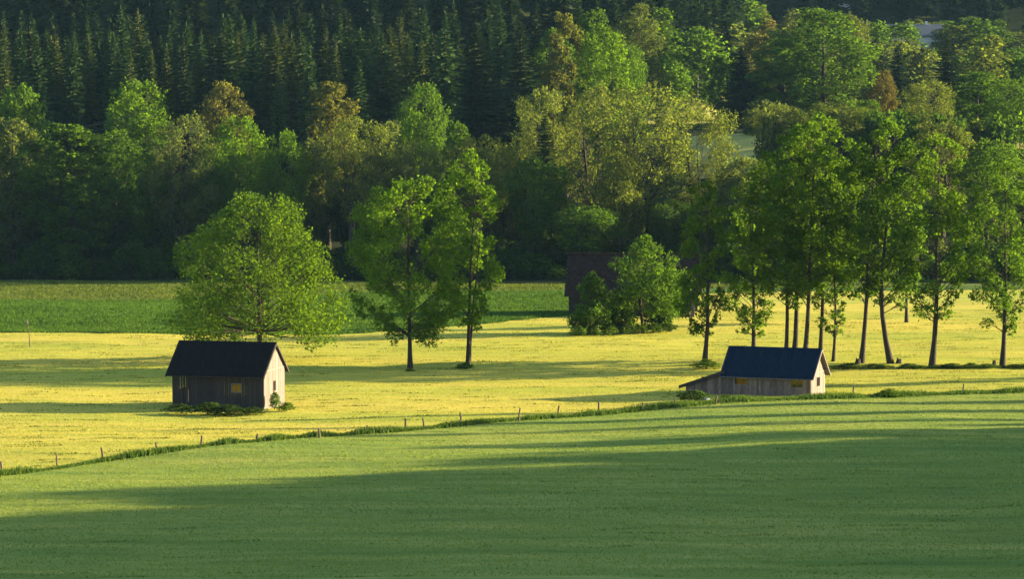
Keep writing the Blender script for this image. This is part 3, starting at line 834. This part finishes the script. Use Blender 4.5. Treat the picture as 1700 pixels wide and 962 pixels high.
# ------------------------------------------------------------------ the two hay barns
def copy_obj(o, parent):
    c = o.copy(); COL.objects.link(c); c.parent = parent
    return c
def wall_boards(parent, x0, x1, y, h, holes, mat, seed, bw=0.20, th=0.028, outward=-1, zlo=0.05, slots=()):
    """vertical boards along local x at depth y, cut round the openings; h is a function of x"""
    g = random.Random(seed)
    x = x0
    while x < x1 - 0.03:
        w = min(bw * g.uniform(0.75, 1.3), x1 - x)
        gap = 0.012
        for (a, b) in slots:
            if a <= x < b: gap = 0.035
        for q in holes:
            for e_ in q[:2]:
                if x + .02 < e_ < x + w: w = e_ - x
        d = g.uniform(0, 0.016)
        yo = y + outward * d
        pieces = [(zlo + g.uniform(-.04, .06), None)]
        seg = []
        hl = [q for q in holes if q[0] < x + w - 0.02 and q[1] > x + 0.02]
        if hl:
            a0, a1, b0, b1 = hl[0]
            seg = [(pieces[0][0], b0, False), (b1, None, True)]
        else:
            seg = [(pieces[0][0], None, True)]
        for (z0, z1, top) in seg:
            m = MB()
            xa, xb = x, x + w - gap
            za = (h(xa) if z1 is None else z1); zb = (h(xb) if z1 is None else z1)
            if min(za, zb) - z0 < 0.03: continue
            m.hexa([(xa, yo, z0), (xb, yo, z0), (xb, yo + th, z0), (xa, yo + th, z0), (xa, yo, za), (xb, yo, zb), (xb, yo + th, zb), (xa, yo + th, za)])
            m.build('board', mat, parent)
        x += w
def side_boards(parent, x, y0, y1, h, holes, mat, seed, bw=0.2, th=0.028, zlo=0.05):
    """vertical boards along local y, outer face at x"""
    g = random.Random(seed)
    y = y0
    while y < y1 - 0.03:
        w = min(bw * g.uniform(0.75, 1.3), y1 - y)
        for q in holes:
            for e_ in q[:2]:
                if y + .02 < e_ < y + w: w = e_ - y
        xo = x + g.uniform(0, 0.016)
        hl = [q for q in holes if q[0] < y + w - 0.02 and q[1] > y + 0.02]
        seg = [(zlo, hl[0][2]), (hl[0][3], None)] if hl else [(zlo, None)]
        for (z0, z1) in seg:
            ya, yb = y, y + w - 0.012
            za = h(ya) if z1 is None else z1; zb = h(yb) if z1 is None else z1
            if min(za, zb) - z0 < 0.03: continue
            MB().hexa([(xo - th, ya, z0), (xo, ya, z0), (xo, yb, z0), (xo - th, yb, z0), (xo - th, ya, za), (xo, ya, za), (xo, yb, zb), (xo - th, yb, zb)]).build('board', mat, parent)
        y += w
def sheet_mesh(w, L, ribs=4, rh=0.05):
    """one ribbed roofing sheet: width along x, length along y (0..L), z up"""
    prof = []
    for i in range(ribs):
        a = w * i / ribs; p = w / ribs
        prof += [(a, 0), (a + p * .55, 0), (a + p * .65, rh), (a + p * .9, rh)]
    prof.append((w, 0))
    m = MB(); n = len(prof)
    for y in (0, L):
        m.v += [(x, y, z) for x, z in prof] 
    for y in (0, L):
        m.v += [(x, y, z - 0.012) for x, z in prof]
    for i in range(n - 1):
        m.f.append((i, i + 1, n + i + 1, n + i)); m.f.append((2 * n + i, 3 * n + i, 3 * n + i + 1, 2 * n + i + 1))
        m.f.append((i, 2 * n + i, 2 * n + i + 1, i + 1)); m.f.append((n + i, n + i + 1, 3 * n + i + 1, 3 * n + i))
    m.f.append((0, n, 3 * n, 2 * n)); m.f.append((n - 1, 3 * n - 1, 4 * n - 1, 2 * n - 1))
    return m
def pitched_roof(barn, xl, xr, w, eave, ridge, over, mat, wood, nsheets):
    half = w / 2 + over
    slope_l = math.hypot(half, (ridge - eave) * half / (w / 2))
    pitch = math.atan2(ridge - eave, w / 2)
    low = ridge - half * math.tan(pitch)
    sw = (xr - xl) / nsheets
    me = sheet_mesh(sw - 0.004, slope_l).mesh('roof_sheet', mat)
    for side in (0, 1):
        rf = link('roof', MB().prism([(-over if side == 0 else w + over, low - .06), (w / 2, ridge - .06), (w / 2, ridge - .012), (-over if side == 0 else w + over, low - .012)], 'x', xl + .03, xr - .03).mesh('roof', wood), barn)
        for i in range(nsheets):
            s = link('roof_sheet', me, rf)
            if side == 0:
                s.location = (xl + i * sw, -over, low + 0.006 + (i % 2) * .002); s.rotation_euler = (pitch, 0, 0)
            else:
                s.location = (xl + (i + 1) * sw, w + over, low + 0.006 + (i % 2) * .002); s.rotation_euler = (pitch, 0, math.pi)
    MB().prism([(w / 2 - .17, ridge - .05), (w / 2, ridge + .085), (w / 2 + .17, ridge - .05), (w / 2, ridge + .05)], 'x', xl - .01, xr + .01).build('ridge_cap', mat, barn)
    for xx in (xl - .032, xr + .002):
        for side in (-1, 1):
            e = -over if side < 0 else w + over
            MB().prism([(e, low - .16), (w / 2, ridge - .16), (w / 2, ridge + .02), (e, low + .02)][::side], 'x', xx, xx + .03).build('barge_board', wood, barn)
    for yy in (0.1, w - .24, w / 2 - .07):                  # purlin ends under the verge
        zz = low + (yy + over if yy < w / 2 else w + over - yy) * math.tan(pitch) - .24
        if abs(yy - w / 2 + .07) < .01: zz = ridge - .34
        MB().box(xr - .42, xr - .01, yy, yy + .14, zz, zz + .14).build('purlin', wood, barn)
    return low, pitch
def window(barn, x0, x1, y, z0, z1, axis='x', bars=1):
    f = MB(); t = .06
    B = (lambda a, b, c, d, e0, e1: f.box(a, b, c, d, e0, e1)) if axis == 'x' else (lambda a, b, c, d, e0, e1: f.box(c, d, a, b, e0, e1))
    B(x0, x1, y - .04, y + .05, z0, z0 + t); B(x0, x1, y - .04, y + .05, z1 - t, z1)
    B(x0, x0 + t, y - .04, y + .05, z0 + t, z1 - t); B(x1 - t, x1, y - .04, y + .05, z0 + t, z1 - t)
    for i in range(bars):
        c = x0 + (x1 - x0) * (i + 1) / (bars + 1)
        B(c - .015, c + .015, y - .012, y + .03, z0 + t, z1 - t)
    wo_ = f.build('window', WOOD, barn)
    p_ = MB()
    if axis == 'x': p_.box(x0 + t, x1 - t, y + .008, y + .012, z0 + t, z1 - t)
    else: p_.box(y + .008, y + .012, x0 + t, x1 - t, z0 + t, z1 - t)
    p_.build('pane', GLASS, wo_)
    return wo_

PHI = -R(13.8)
def corner(px, py):
    return gp(px, py)
# left barn: front right corner of its walls at (438, 678)
def left_barn():
    c = corner(438, 679); L, w, eave, ridge, over = 8.45, 5.9, 3.25, 5.55, .62
    o = c - Vector((math.cos(PHI) * L, math.sin(PHI) * L, 0))
    b = empty('hay_barn', o, PHI)
    tag(b, 'left wooden barn with a dark metal roof, under the round tree', 'barn')
    pit = math.atan2(ridge - eave, w / 2)
    gab = lambda y: eave - .04 + (min(y, w - y)) * math.tan(pit) - .05
    hole = [(5.45, 6.42, 1.35, 2.15)]
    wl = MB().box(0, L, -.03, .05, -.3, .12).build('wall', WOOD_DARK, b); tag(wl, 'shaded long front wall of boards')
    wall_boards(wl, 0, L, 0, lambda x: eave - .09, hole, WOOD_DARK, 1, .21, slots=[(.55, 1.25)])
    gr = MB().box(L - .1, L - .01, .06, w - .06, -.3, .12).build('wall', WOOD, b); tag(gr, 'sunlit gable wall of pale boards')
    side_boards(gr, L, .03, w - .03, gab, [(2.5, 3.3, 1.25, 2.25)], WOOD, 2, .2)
    MB().box(L + .018, L + .05, .02, w - .02, eave - .06, eave + .04).build('ledge_board', WOOD, gr)
    MB().box(L + .018, L + .035, w / 2 - .12, w / 2 + .12, ridge - .75, ridge - .3).build('vent_hatch', WOOD_DARK, gr)
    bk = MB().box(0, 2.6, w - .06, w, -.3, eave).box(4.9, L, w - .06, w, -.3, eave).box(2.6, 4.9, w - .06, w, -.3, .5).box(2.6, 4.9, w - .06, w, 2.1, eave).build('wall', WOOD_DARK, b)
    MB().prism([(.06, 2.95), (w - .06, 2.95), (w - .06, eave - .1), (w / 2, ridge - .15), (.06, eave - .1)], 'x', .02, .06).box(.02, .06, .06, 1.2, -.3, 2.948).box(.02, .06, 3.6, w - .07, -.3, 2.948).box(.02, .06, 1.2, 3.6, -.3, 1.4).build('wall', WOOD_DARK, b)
    MB().box(.1, L - .1, .1, w - .1, -.2, .03).build('barn_floor', M_FLOOR, b)
    for xx in (0.02, 4.2, L - .16):
        MB().box(xx, xx + .14, .052, .19, -.3, eave - .1).build('post', WOOD_DARK, b)
    window(b, 5.45, 6.42, .0, 1.35, 2.15)
    window(b, 2.5, 3.3, L - .01, 1.25, 2.25, 'y')
    pitched_roof(b, -.42, L + .22, w, eave, ridge, over, ROOF_BLACK, WOOD_DARK, 9)
    return o
LB = left_barn()
def right_hut(PHI=-R(22)):
    c = corner(1346, 661); L, w, eave, ridge, over, lean = 8.25, 4.6, 2.15, 4.25, .5, 3.7
    o = c - Vector((math.cos(PHI) * L, math.sin(PHI) * L, 0))
    b = empty('field_hut', o, PHI)
    tag(b, 'right wooden hut with a dark blue metal roof and a lean-to at its left end', 'hut')
    pit = math.atan2(ridge - eave, w / 2)
    gab = lambda y: eave - .04 + (min(y, w - y)) * math.tan(pit) - .05
    wl = MB().box(-lean, L, -.02, .05, -.3, .1).build('wall', WOOD_SHADED, b); tag(wl, 'long front wall of grey-brown boards with two windows')
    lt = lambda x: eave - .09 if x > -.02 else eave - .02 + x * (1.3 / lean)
    wall_boards(wl, -lean, L, 0, lt, [(1.0, 2.25, .95, 1.85), (6.3, 7.55, .85, 1.75)], WOOD_SHADED, 3, .2)
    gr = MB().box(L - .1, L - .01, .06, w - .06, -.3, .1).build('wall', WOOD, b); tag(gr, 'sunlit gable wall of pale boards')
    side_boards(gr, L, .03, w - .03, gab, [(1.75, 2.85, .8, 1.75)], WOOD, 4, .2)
    MB().box(L + .018, L + .05, .02, w - .02, eave - .06, eave + .03).build('ledge_board', WOOD, gr)
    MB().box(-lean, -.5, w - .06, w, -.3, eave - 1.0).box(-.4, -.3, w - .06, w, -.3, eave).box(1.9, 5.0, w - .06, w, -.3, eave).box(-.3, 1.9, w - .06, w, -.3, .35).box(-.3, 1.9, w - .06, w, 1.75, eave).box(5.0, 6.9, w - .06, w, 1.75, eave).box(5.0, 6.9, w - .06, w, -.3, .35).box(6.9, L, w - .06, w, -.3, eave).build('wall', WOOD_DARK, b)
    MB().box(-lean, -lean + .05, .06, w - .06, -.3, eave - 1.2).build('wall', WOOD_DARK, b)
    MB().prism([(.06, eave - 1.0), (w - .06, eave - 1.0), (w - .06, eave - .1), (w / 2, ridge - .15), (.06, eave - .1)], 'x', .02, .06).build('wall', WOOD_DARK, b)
    MB().box(-lean + .1, L - .1, .1, w - .1, -.2, .03).build('hut_floor', M_FLOOR, b)
    window(b, 1.0, 2.25, .0, .95, 1.85)
    window(b, 6.3, 7.55, .0, .85, 1.75)
    window(b, 1.75, 2.85, L - .01, .8, 1.75, 'y')
    pitched_roof(b, -.3, L + .38, w, eave, ridge, over, ROOF_BLUE, WOOD, 8)
    # lean-to roof
    x0, x1 = -lean - .55, .12
    z1 = eave + .02; z0 = z1 - (x1 - x0) * (1.3 / lean); t_ = .22
    nb = 5
    for k in range(nb):                     # boards of the lean-to roof, then its front fascia
        ya = -.28 + k * (w + .5) / nb; yb = ya + (w + .5) / nb - .015
        MB().hexa([(x0, ya, z0), (x1, ya, z1), (x1, yb, z1), (x0, yb, z0), (x0, ya, z0 + .06), (x1, ya, z1 + .06), (x1, yb, z1 + .06), (x0, yb, z0 + .06)]).build('roof_board', ROOF_BLACK, b)
    MB().hexa([(x0 - .02, -.34, z0 - .2), (x1, -.34, z1 - .2), (x1, -.285, z1 - .2), (x0 - .02, -.285, z0 - .2), (x0 - .02, -.34, z0 + .1), (x1, -.34, z1 + .1), (x1, -.285, z1 + .1), (x0 - .02, -.285, z0 + .1)]).build('fascia', WOOD_DARK, b)
    return o
RH = right_hut()

# ------------------------------------------------------------------ long tiled barn behind the copse
def tiled_barn():
    c = gp(944, 524); L, w, eave, ridge, over = 16.0, 9.0, 3.3, 7.6, .8
    phi = -R(6)
    b = empty('tiled_barn', c, phi)
    tag(b, 'long old barn with a dark red tiled roof behind the copse', 'barn')
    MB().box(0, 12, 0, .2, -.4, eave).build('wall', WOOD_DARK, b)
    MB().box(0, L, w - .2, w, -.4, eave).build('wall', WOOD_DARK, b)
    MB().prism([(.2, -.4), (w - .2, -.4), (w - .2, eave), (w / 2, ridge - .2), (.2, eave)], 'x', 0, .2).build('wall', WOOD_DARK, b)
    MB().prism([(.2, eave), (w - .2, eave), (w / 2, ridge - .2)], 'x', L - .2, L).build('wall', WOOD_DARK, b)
    for xx in (12.2, L - .4):
        MB().box(xx, xx + .38, .02, .4, -.4, eave + .1).build('post', WOOD, b)
    for i in range(7):
        MB().box(L - 3 + i * .42, L - 2.75 + i * .42, .05, .09, -.3, 1.0).build('board', WOOD, b)
    half = w / 2 + over
    pit = math.atan2(ridge - eave, w / 2); low = ridge - half * math.tan(pit)
    for side in (0, 1):
        e = -over if side == 0 else w + over
        rf = MB().prism([(e, low - .12), (w / 2, ridge - .12), (w / 2, ridge - .02), (e, low - .02)], 'x', -.5, L + .5).build('roof', WOOD_DARK, b)
        m = MB(); g = random.Random(side)
        sl = math.hypot(half, ridge - low); nr = int(sl / .34)
        for r_ in range(nr):
            for k in range(int((L + 1) / .5)):
                u0 = r_ / nr; u1 = (r_ + 1.12) / nr
                xx = -.5 + k * .5 + (r_ % 2) * .22
                y0 = e + (w / 2 - e) * u0; y1 = e + (w / 2 - e) * min(u1, 1)
                z0 = low + (ridge - low) * u0; z1 = low + (ridge - low) * min(u1, 1)
                dz = .05 + g.uniform(0, .035)
                xb = min(xx + .48, L + .5)
                q = [(xx, y0, z0 + dz), (xb, y0, z0 + dz), (xb, y1, z1 + .015), (xx, y1, z1 + .015), (xx, y0, z0), (xb, y0, z0)]
                bb = len(m.v); m.v += q
                m.f.append((bb, bb + 1, bb + 2, bb + 3)); m.f.append((bb + 4, bb + 5, bb + 1, bb))
        t_ = m.build('roof_tiles', ROOF_TILE, rf); t_['kind'] = 'stuff'
    MB().tube([(-.5, w / 2, ridge + .05), (L + .5, w / 2, ridge + .05)], [.14, .14], 8).build('ridge_cap', ROOF_TILE, b)
tiled_barn()

# ------------------------------------------------------------------ fence posts, stakes, stumps
POSTS = [(3, 783, 16), (95, 770, 17), (171, 762, 18), (260, 752, 17), (334, 745, 21), (425, 736, 15), (531, 730, 18), (608, 720, 13), (673, 710, 15), (704, 709, 14), (766, 698, 12),
         (861, 700, 22), (926, 689, 15), (994, 686, 18), (1067, 684, 15), (1120, 677, 15), (1188, 674, 16), (1416, 657, 17), (1598, 655, 17)]
ORD = ['first', 'second', 'third', 'fourth', 'fifth', 'sixth', 'seventh', 'eighth', 'ninth', 'tenth', 'eleventh', 'twelfth', 'thirteenth', 'fourteenth', 'fifteenth', 'sixteenth', 'seventeenth', 'eighteenth', 'nineteenth']
for i, (px, py, h) in enumerate(POSTS):
    q = gp(px, py); H = h / pxm(q.y) + .02
    t1 = ri.uniform(-.13, .13); r_ = ri.uniform(.06, .085)
    o = MB().tube([(0, 0, -.35), (t1 * .4, 0, H * .5), (t1, 0, H * .97), (t1, 0, H)], [r_ * 1.05, r_, r_ * .95, r_ * .6], 8).build('fence_post', WOOD_POST, None, q)
    where = {0: ', at the very left edge', 18: ', nearest the right edge', 17: ', right of the blue-roofed hut', 16: ', before the lean-to'}.get(i, '')
    tag(o, f'wooden fence post, {ORD[i]} from the left along the grass strip{where}', 'fence post', 'posts of the pasture fence')
q = gp(50, 575)
st_ = empty('marker_stake', q); tag(st_, 'thin leaning stake with a small box standing alone in the left meadow', 'stake')
MB().tube([(0, 0, -.3), (-.1, 0, 1.4), (-.34, 0, 3.0)], [.06, .055, .045], 7).build('pole', WOOD_POST, st_)
MB().box(-.46, -.24, -.1, .1, 2.5, 2.78).build('box', WOOD, st_)
def stump(px, py, hpx, wpx, lab, seed):
    q = gp(px, py); s = pxm(q.y); g = np.random.default_rng(seed)
    H, r_ = hpx / s, wpx / s / 2
    P = np.array([[0, 0, -.3], [0, 0, H * .25], [.03, 0, H * .7], [.05, 0, H]])
    V, Fc = tube_np([(P, [r_ * 1.5, r_ * 1.1, r_ * .9, r_ * .8], 10)])
    V[-10:, 2] += g.uniform(-.12, .3, 10) * H
    V = np.concatenate([V, [[.05, 0, H * .8]]])
    k = len(V) - 1; cap = np.array([[k - 10 + i, k - 10 + (i + 1) % 10, k, k] for i in range(10)])
    bm = [tuple(int(i) for i in f) for f in Fc] + [tuple(int(i) for i in c[:3]) for c in cap]
    me = bpy.data.meshes.new('stump'); me.from_pydata([tuple(v) for v in V], [], bm); me.materials.append(BARK)
    tag(link('tree_stump', me, None, q), lab, 'tree stump')
stump(1492, 606, 9, 10, 'low broken stump right of the crooked tree', 1)
stump(1650, 610, 10, 7, 'small jagged stump left of the rightmost tree', 2)
stump(1424, 606, 10, 9, 'old stump at the foot of the leaning tree', 3)

# ------------------------------------------------------------------ shrubs and weeds on the meadow
def bush(px, py, top, wpx, col, lab, name='shrub', cat='shrub', var=0, group=None):
    q = gp(px, py); s = pxm(q.y)
    W0 = [6.5, 5.5, 7.5][var]
    return put_tree(name, PB[var], q, ri.uniform(0, 6), (wpx / s / W0, wpx / s / W0, (py - top) / s / 5), col, lab, cat, group)
bush(456, 679, 650, 26, MIDG, 'young elder bush against the sunlit gable of the left barn')
bush(476, 683, 668, 34, BRIGHT, 'low sunlit weeds at the right corner of the left barn', 'weed_clump', 'weeds', 1)
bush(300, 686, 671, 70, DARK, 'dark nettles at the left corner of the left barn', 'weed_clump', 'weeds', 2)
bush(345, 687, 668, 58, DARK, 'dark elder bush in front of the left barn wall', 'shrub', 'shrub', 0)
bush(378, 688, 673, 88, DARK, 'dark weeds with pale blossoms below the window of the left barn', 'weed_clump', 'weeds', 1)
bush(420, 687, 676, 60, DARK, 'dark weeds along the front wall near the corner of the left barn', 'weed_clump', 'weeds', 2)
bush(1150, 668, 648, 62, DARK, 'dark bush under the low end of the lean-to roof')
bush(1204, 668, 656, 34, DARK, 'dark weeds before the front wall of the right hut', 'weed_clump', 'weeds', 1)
bush(1476, 661, 645, 50, MIDG, 'low bush on the grass strip right of the right hut', 'shrub', 'shrub', 2)
bush(1172, 612, 596, 62, MIDG, 'low weeds round the feet of the twin-trunk tree', 'weed_clump', 'weeds', 2)
bush(773, 615, 602, 44, MIDG, 'low weeds round the foot of the slender double-stemmed tree', 'weed_clump', 'weeds', 0)
bush(680, 620, 613, 30, MIDG, 'low weeds round the foot of the rounded meadow tree', 'weed_clump', 'weeds', 1)
for i, px in enumerate((1392, 1412, 1450, 1466, 1508, 1530, 1562, 1580, 1612, 1640, 1685, 1705)):
    bush(px, 612, 605 + ri.uniform(-3, 2), ri.uniform(40, 62), ri.choice([MIDG, DARK]), 'low weeds along the foot of the right-hand tree row', 'weed_clump', 'weeds', i % 3, 'weeds along the tree row')
for i, px in enumerate((960, 985, 1010, 1035, 1060, 1085, 1108)):
    bush(px, 559 - i * 1.4, 538 + ri.uniform(-4, 4), ri.uniform(32, 46), ri.choice([MIDG, DARK]), 'low bush in the undergrowth of the copse', 'shrub', 'shrub', i % 3, 'undergrowth of the copse')
# blossoms and tarpaulin by the barns
def lump(name, px, py, wpx, hpx, mat, lab, cat, seed):
    q = gp(px, py); s = pxm(q.y); g = random.Random(seed); m = MB()
    W, H = wpx / s, hpx / s
    n = 9
    rings = []
    for j, (rr, zz) in enumerate(((1, -.05), (.9, .5), (.55, .9), (.1, 1.0))):
        for k in range(n):
            a = 2 * math.pi * k / n; e = rr * g.uniform(.85, 1.15)
            m.v.append((math.cos(a) * W / 2 * e, math.sin(a) * .45 * e, zz * H * g.uniform(.85, 1.1)))
    for j in range(3):
        for k in range(n):
            m.f.append((j * n + k, j * n + (k + 1) % n, (j + 1) * n + (k + 1) % n, (j + 1) * n + k))
    m.f.append(tuple(3 * n + k for k in range(n)))
    tag(m.build(name, mat, None, q), lab, cat)
lump('tarpaulin', 1171, 666, 18, 5, TARP, 'crumpled pale blue tarpaulin beside the lean-to', 'tarpaulin', 1)
lump('tarpaulin', 1214, 667, 20, 3, TARP, 'flat pale blue tarpaulin along the front wall of the right hut', 'tarpaulin', 2)

# ------------------------------------------------------------------ houses, masts and fields in the valley
def house(px, Y, py, Lpx, eavepx, ridgepx, wd, rz, roof, lab, over=.7, wins=((.2, .35), (.6, .75)), wallmat=RENDER_WHITE):
    s = pxm(Y); x = xat(px, Y); z = zat(py, Y)
    b = empty('house', (x, Y, z), rz); tag(b, lab, 'house')
    L, e, r_ = Lpx / s, eavepx / s, ridgepx / s
    MB().prism([(0, -9), (wd, -9), (wd, e), (wd / 2, r_ - .15), (0, e)], 'x', -L / 2, L / 2).build('wall', wallmat, b)
    pit = (r_ - e) / (wd / 2)
    for sd2 in (-1, 1):
        ey = -over if sd2 < 0 else wd + over
        ez = e - over * pit
        MB().prism([(ey, ez), (wd / 2, r_), (wd / 2, r_ + .25), (ey, ez + .25)][::sd2], 'x', -L / 2 - over, L / 2 + over).build('roof', roof, b)
    for (a, c_) in wins:
        x0 = -L / 2 + L * a; x1 = -L / 2 + L * c_
        wdw = MB().box(x0, x1, -.06, -.002, e * .35, e * .8).build('window', RENDER_WHITE, b)
        MB().box(x0 + .12, x1 - .12, -.085, -.061, e * .35 + .12, e * .8 - .12).build('pane', PANE_DARK, wdw)
    for (gx, dx) in ((L / 2, .06), (-L / 2 - .06, .06)):
        wdw = MB().box(gx + .002, gx + dx, wd * .4, wd * .6, e * .5, e * .95).build('window', RENDER_WHITE, b)
    MB().box(L * .2, L * .2 + .7, wd / 2 - .35, wd / 2 + .35, r_ - .5, r_ + 1.1).build('chimney', RENDER_WHITE, b)
house(1187, 1000, 26, 44, 10, 18, 9, R(20), ROOF_BROWN, 'small white house at the top behind the pale green tree')
house(1285, 1010, 28, 30, 12, 22, 9, R(-60), ROOF_BROWN, 'white house half hidden beside the brown round tree')
house(1362, 1010, 22, 44, 9, 20, 11, R(-70), ROOF_BROWN, 'white gabled house behind the dark spruce top')
house(1520, 900, 62, 84, 3, 22, 16, R(-4), ROOF_GREY, 'long low building with a grey roof at the upper right')

# far meadows on the valley floor, following the slope
def far_field(name, px0, px1, Y0, Y1, mat, dz=.25):
    n, mrows = 14, 10
    YY, UU = np.meshgrid(np.linspace(Y0, Y1, mrows), np.linspace(0, 1, n), indexing='ij')
    XX = (px0 + (px1 - px0) * UU - 850) / 5100 * YY
    ZZ = terr(XX, YY) + dz
    ii = np.arange(n * mrows).reshape(mrows, n)
    f = np.stack([ii[:-1, :-1], ii[:-1, 1:], ii[1:, 1:], ii[1:, :-1]], -1).reshape(-1, 4)
    tag(link(name, np_mesh(name, np.stack([XX, YY, ZZ], -1).reshape(-1, 3), f, [mat], smooth=True)), kind='structure')
far_field('valley_meadow', 1120, 2000, 566, 612, M_FAR)
far_field('valley_field', 1030, 1230, 640, 760, M_FAR)
far_field('upper_field', 1040, 1110, 860, 960, M_MEADOW)
# railway masts and the wires between them
MA = []
for i, (px, Y, top) in enumerate([(1145, 700, 126), (1158, 690, 124), (1172, 705, 116), (1186, 720, 112)]):
    x = xat(px, Y); z = tz(x, Y); h = zat(top, Y) - z
    b = empty('railway_mast', (x, Y, z)); tag(b, f'slim railway mast with a cross arm in the valley gap, {ORD[i]} from the left', 'mast', 'railway masts in the valley gap')
    MB().tube([(0, 0, -.3), (0, 0, h)], [.11, .08], 6).build('pole', STEEL, b)
    MB().box(-.1, 2.6, -.06, .06, h - 1.3, h - 1.12).build('cross_arm', STEEL, b)
    MA.append(Vector((x + 2.2, Y, z + h - 1.2)))
def cable(pts, lab, r_=.03):
    P = []
    for a, c_ in zip(pts[:-1], pts[1:]):
        for k in range(8):
            t_ = k / 8; q = a.lerp(c_, t_); q.z -= 1.2 * 4 * t_ * (1 - t_); P.append(q)
    P.append(pts[-1])
    tag(MB().tube(P, [r_] * len(P), 5).build('overhead_cable', STEEL), lab, 'cable')
cable(MA, 'overhead wire strung between the railway masts in the valley gap')
def wire_pts(pa, pb, Y):
    return [Vector((xat(pa[0], Y), Y, zat(pa[1], Y))), Vector((xat(pb[0], Y), Y, zat(pb[1], Y)))]
cable(wire_pts((40, 214), (260, 178), 508), 'upper power cable crossing the dark gap in the left forest', .035)
cable(wire_pts((40, 222), (260, 190), 508), 'lower power cable crossing the dark gap in the left forest', .035)

# ------------------------------------------------------------------ thin evening haze in the valley
m = bpy.data.materials.new('haze'); m.use_nodes = True
N = m.node_tree.nodes; N.remove(N['Principled BSDF'])
pv = N.new('ShaderNodeVolumePrincipled')
pv.inputs['Color'].default_value = (0.30, 0.60, 1.0, 1); pv.inputs["Density"].default_value = 0.00003
m.node_tree.links.new(pv.outputs[0], N['Material Output'].inputs['Volume'])
hz = MB().box(-440, 920, -140, 1460, -2.5, 330).build('haze', m)
hz['kind'] = 'stuff'; hz['label'] = 'thin bluish evening haze filling the valley'
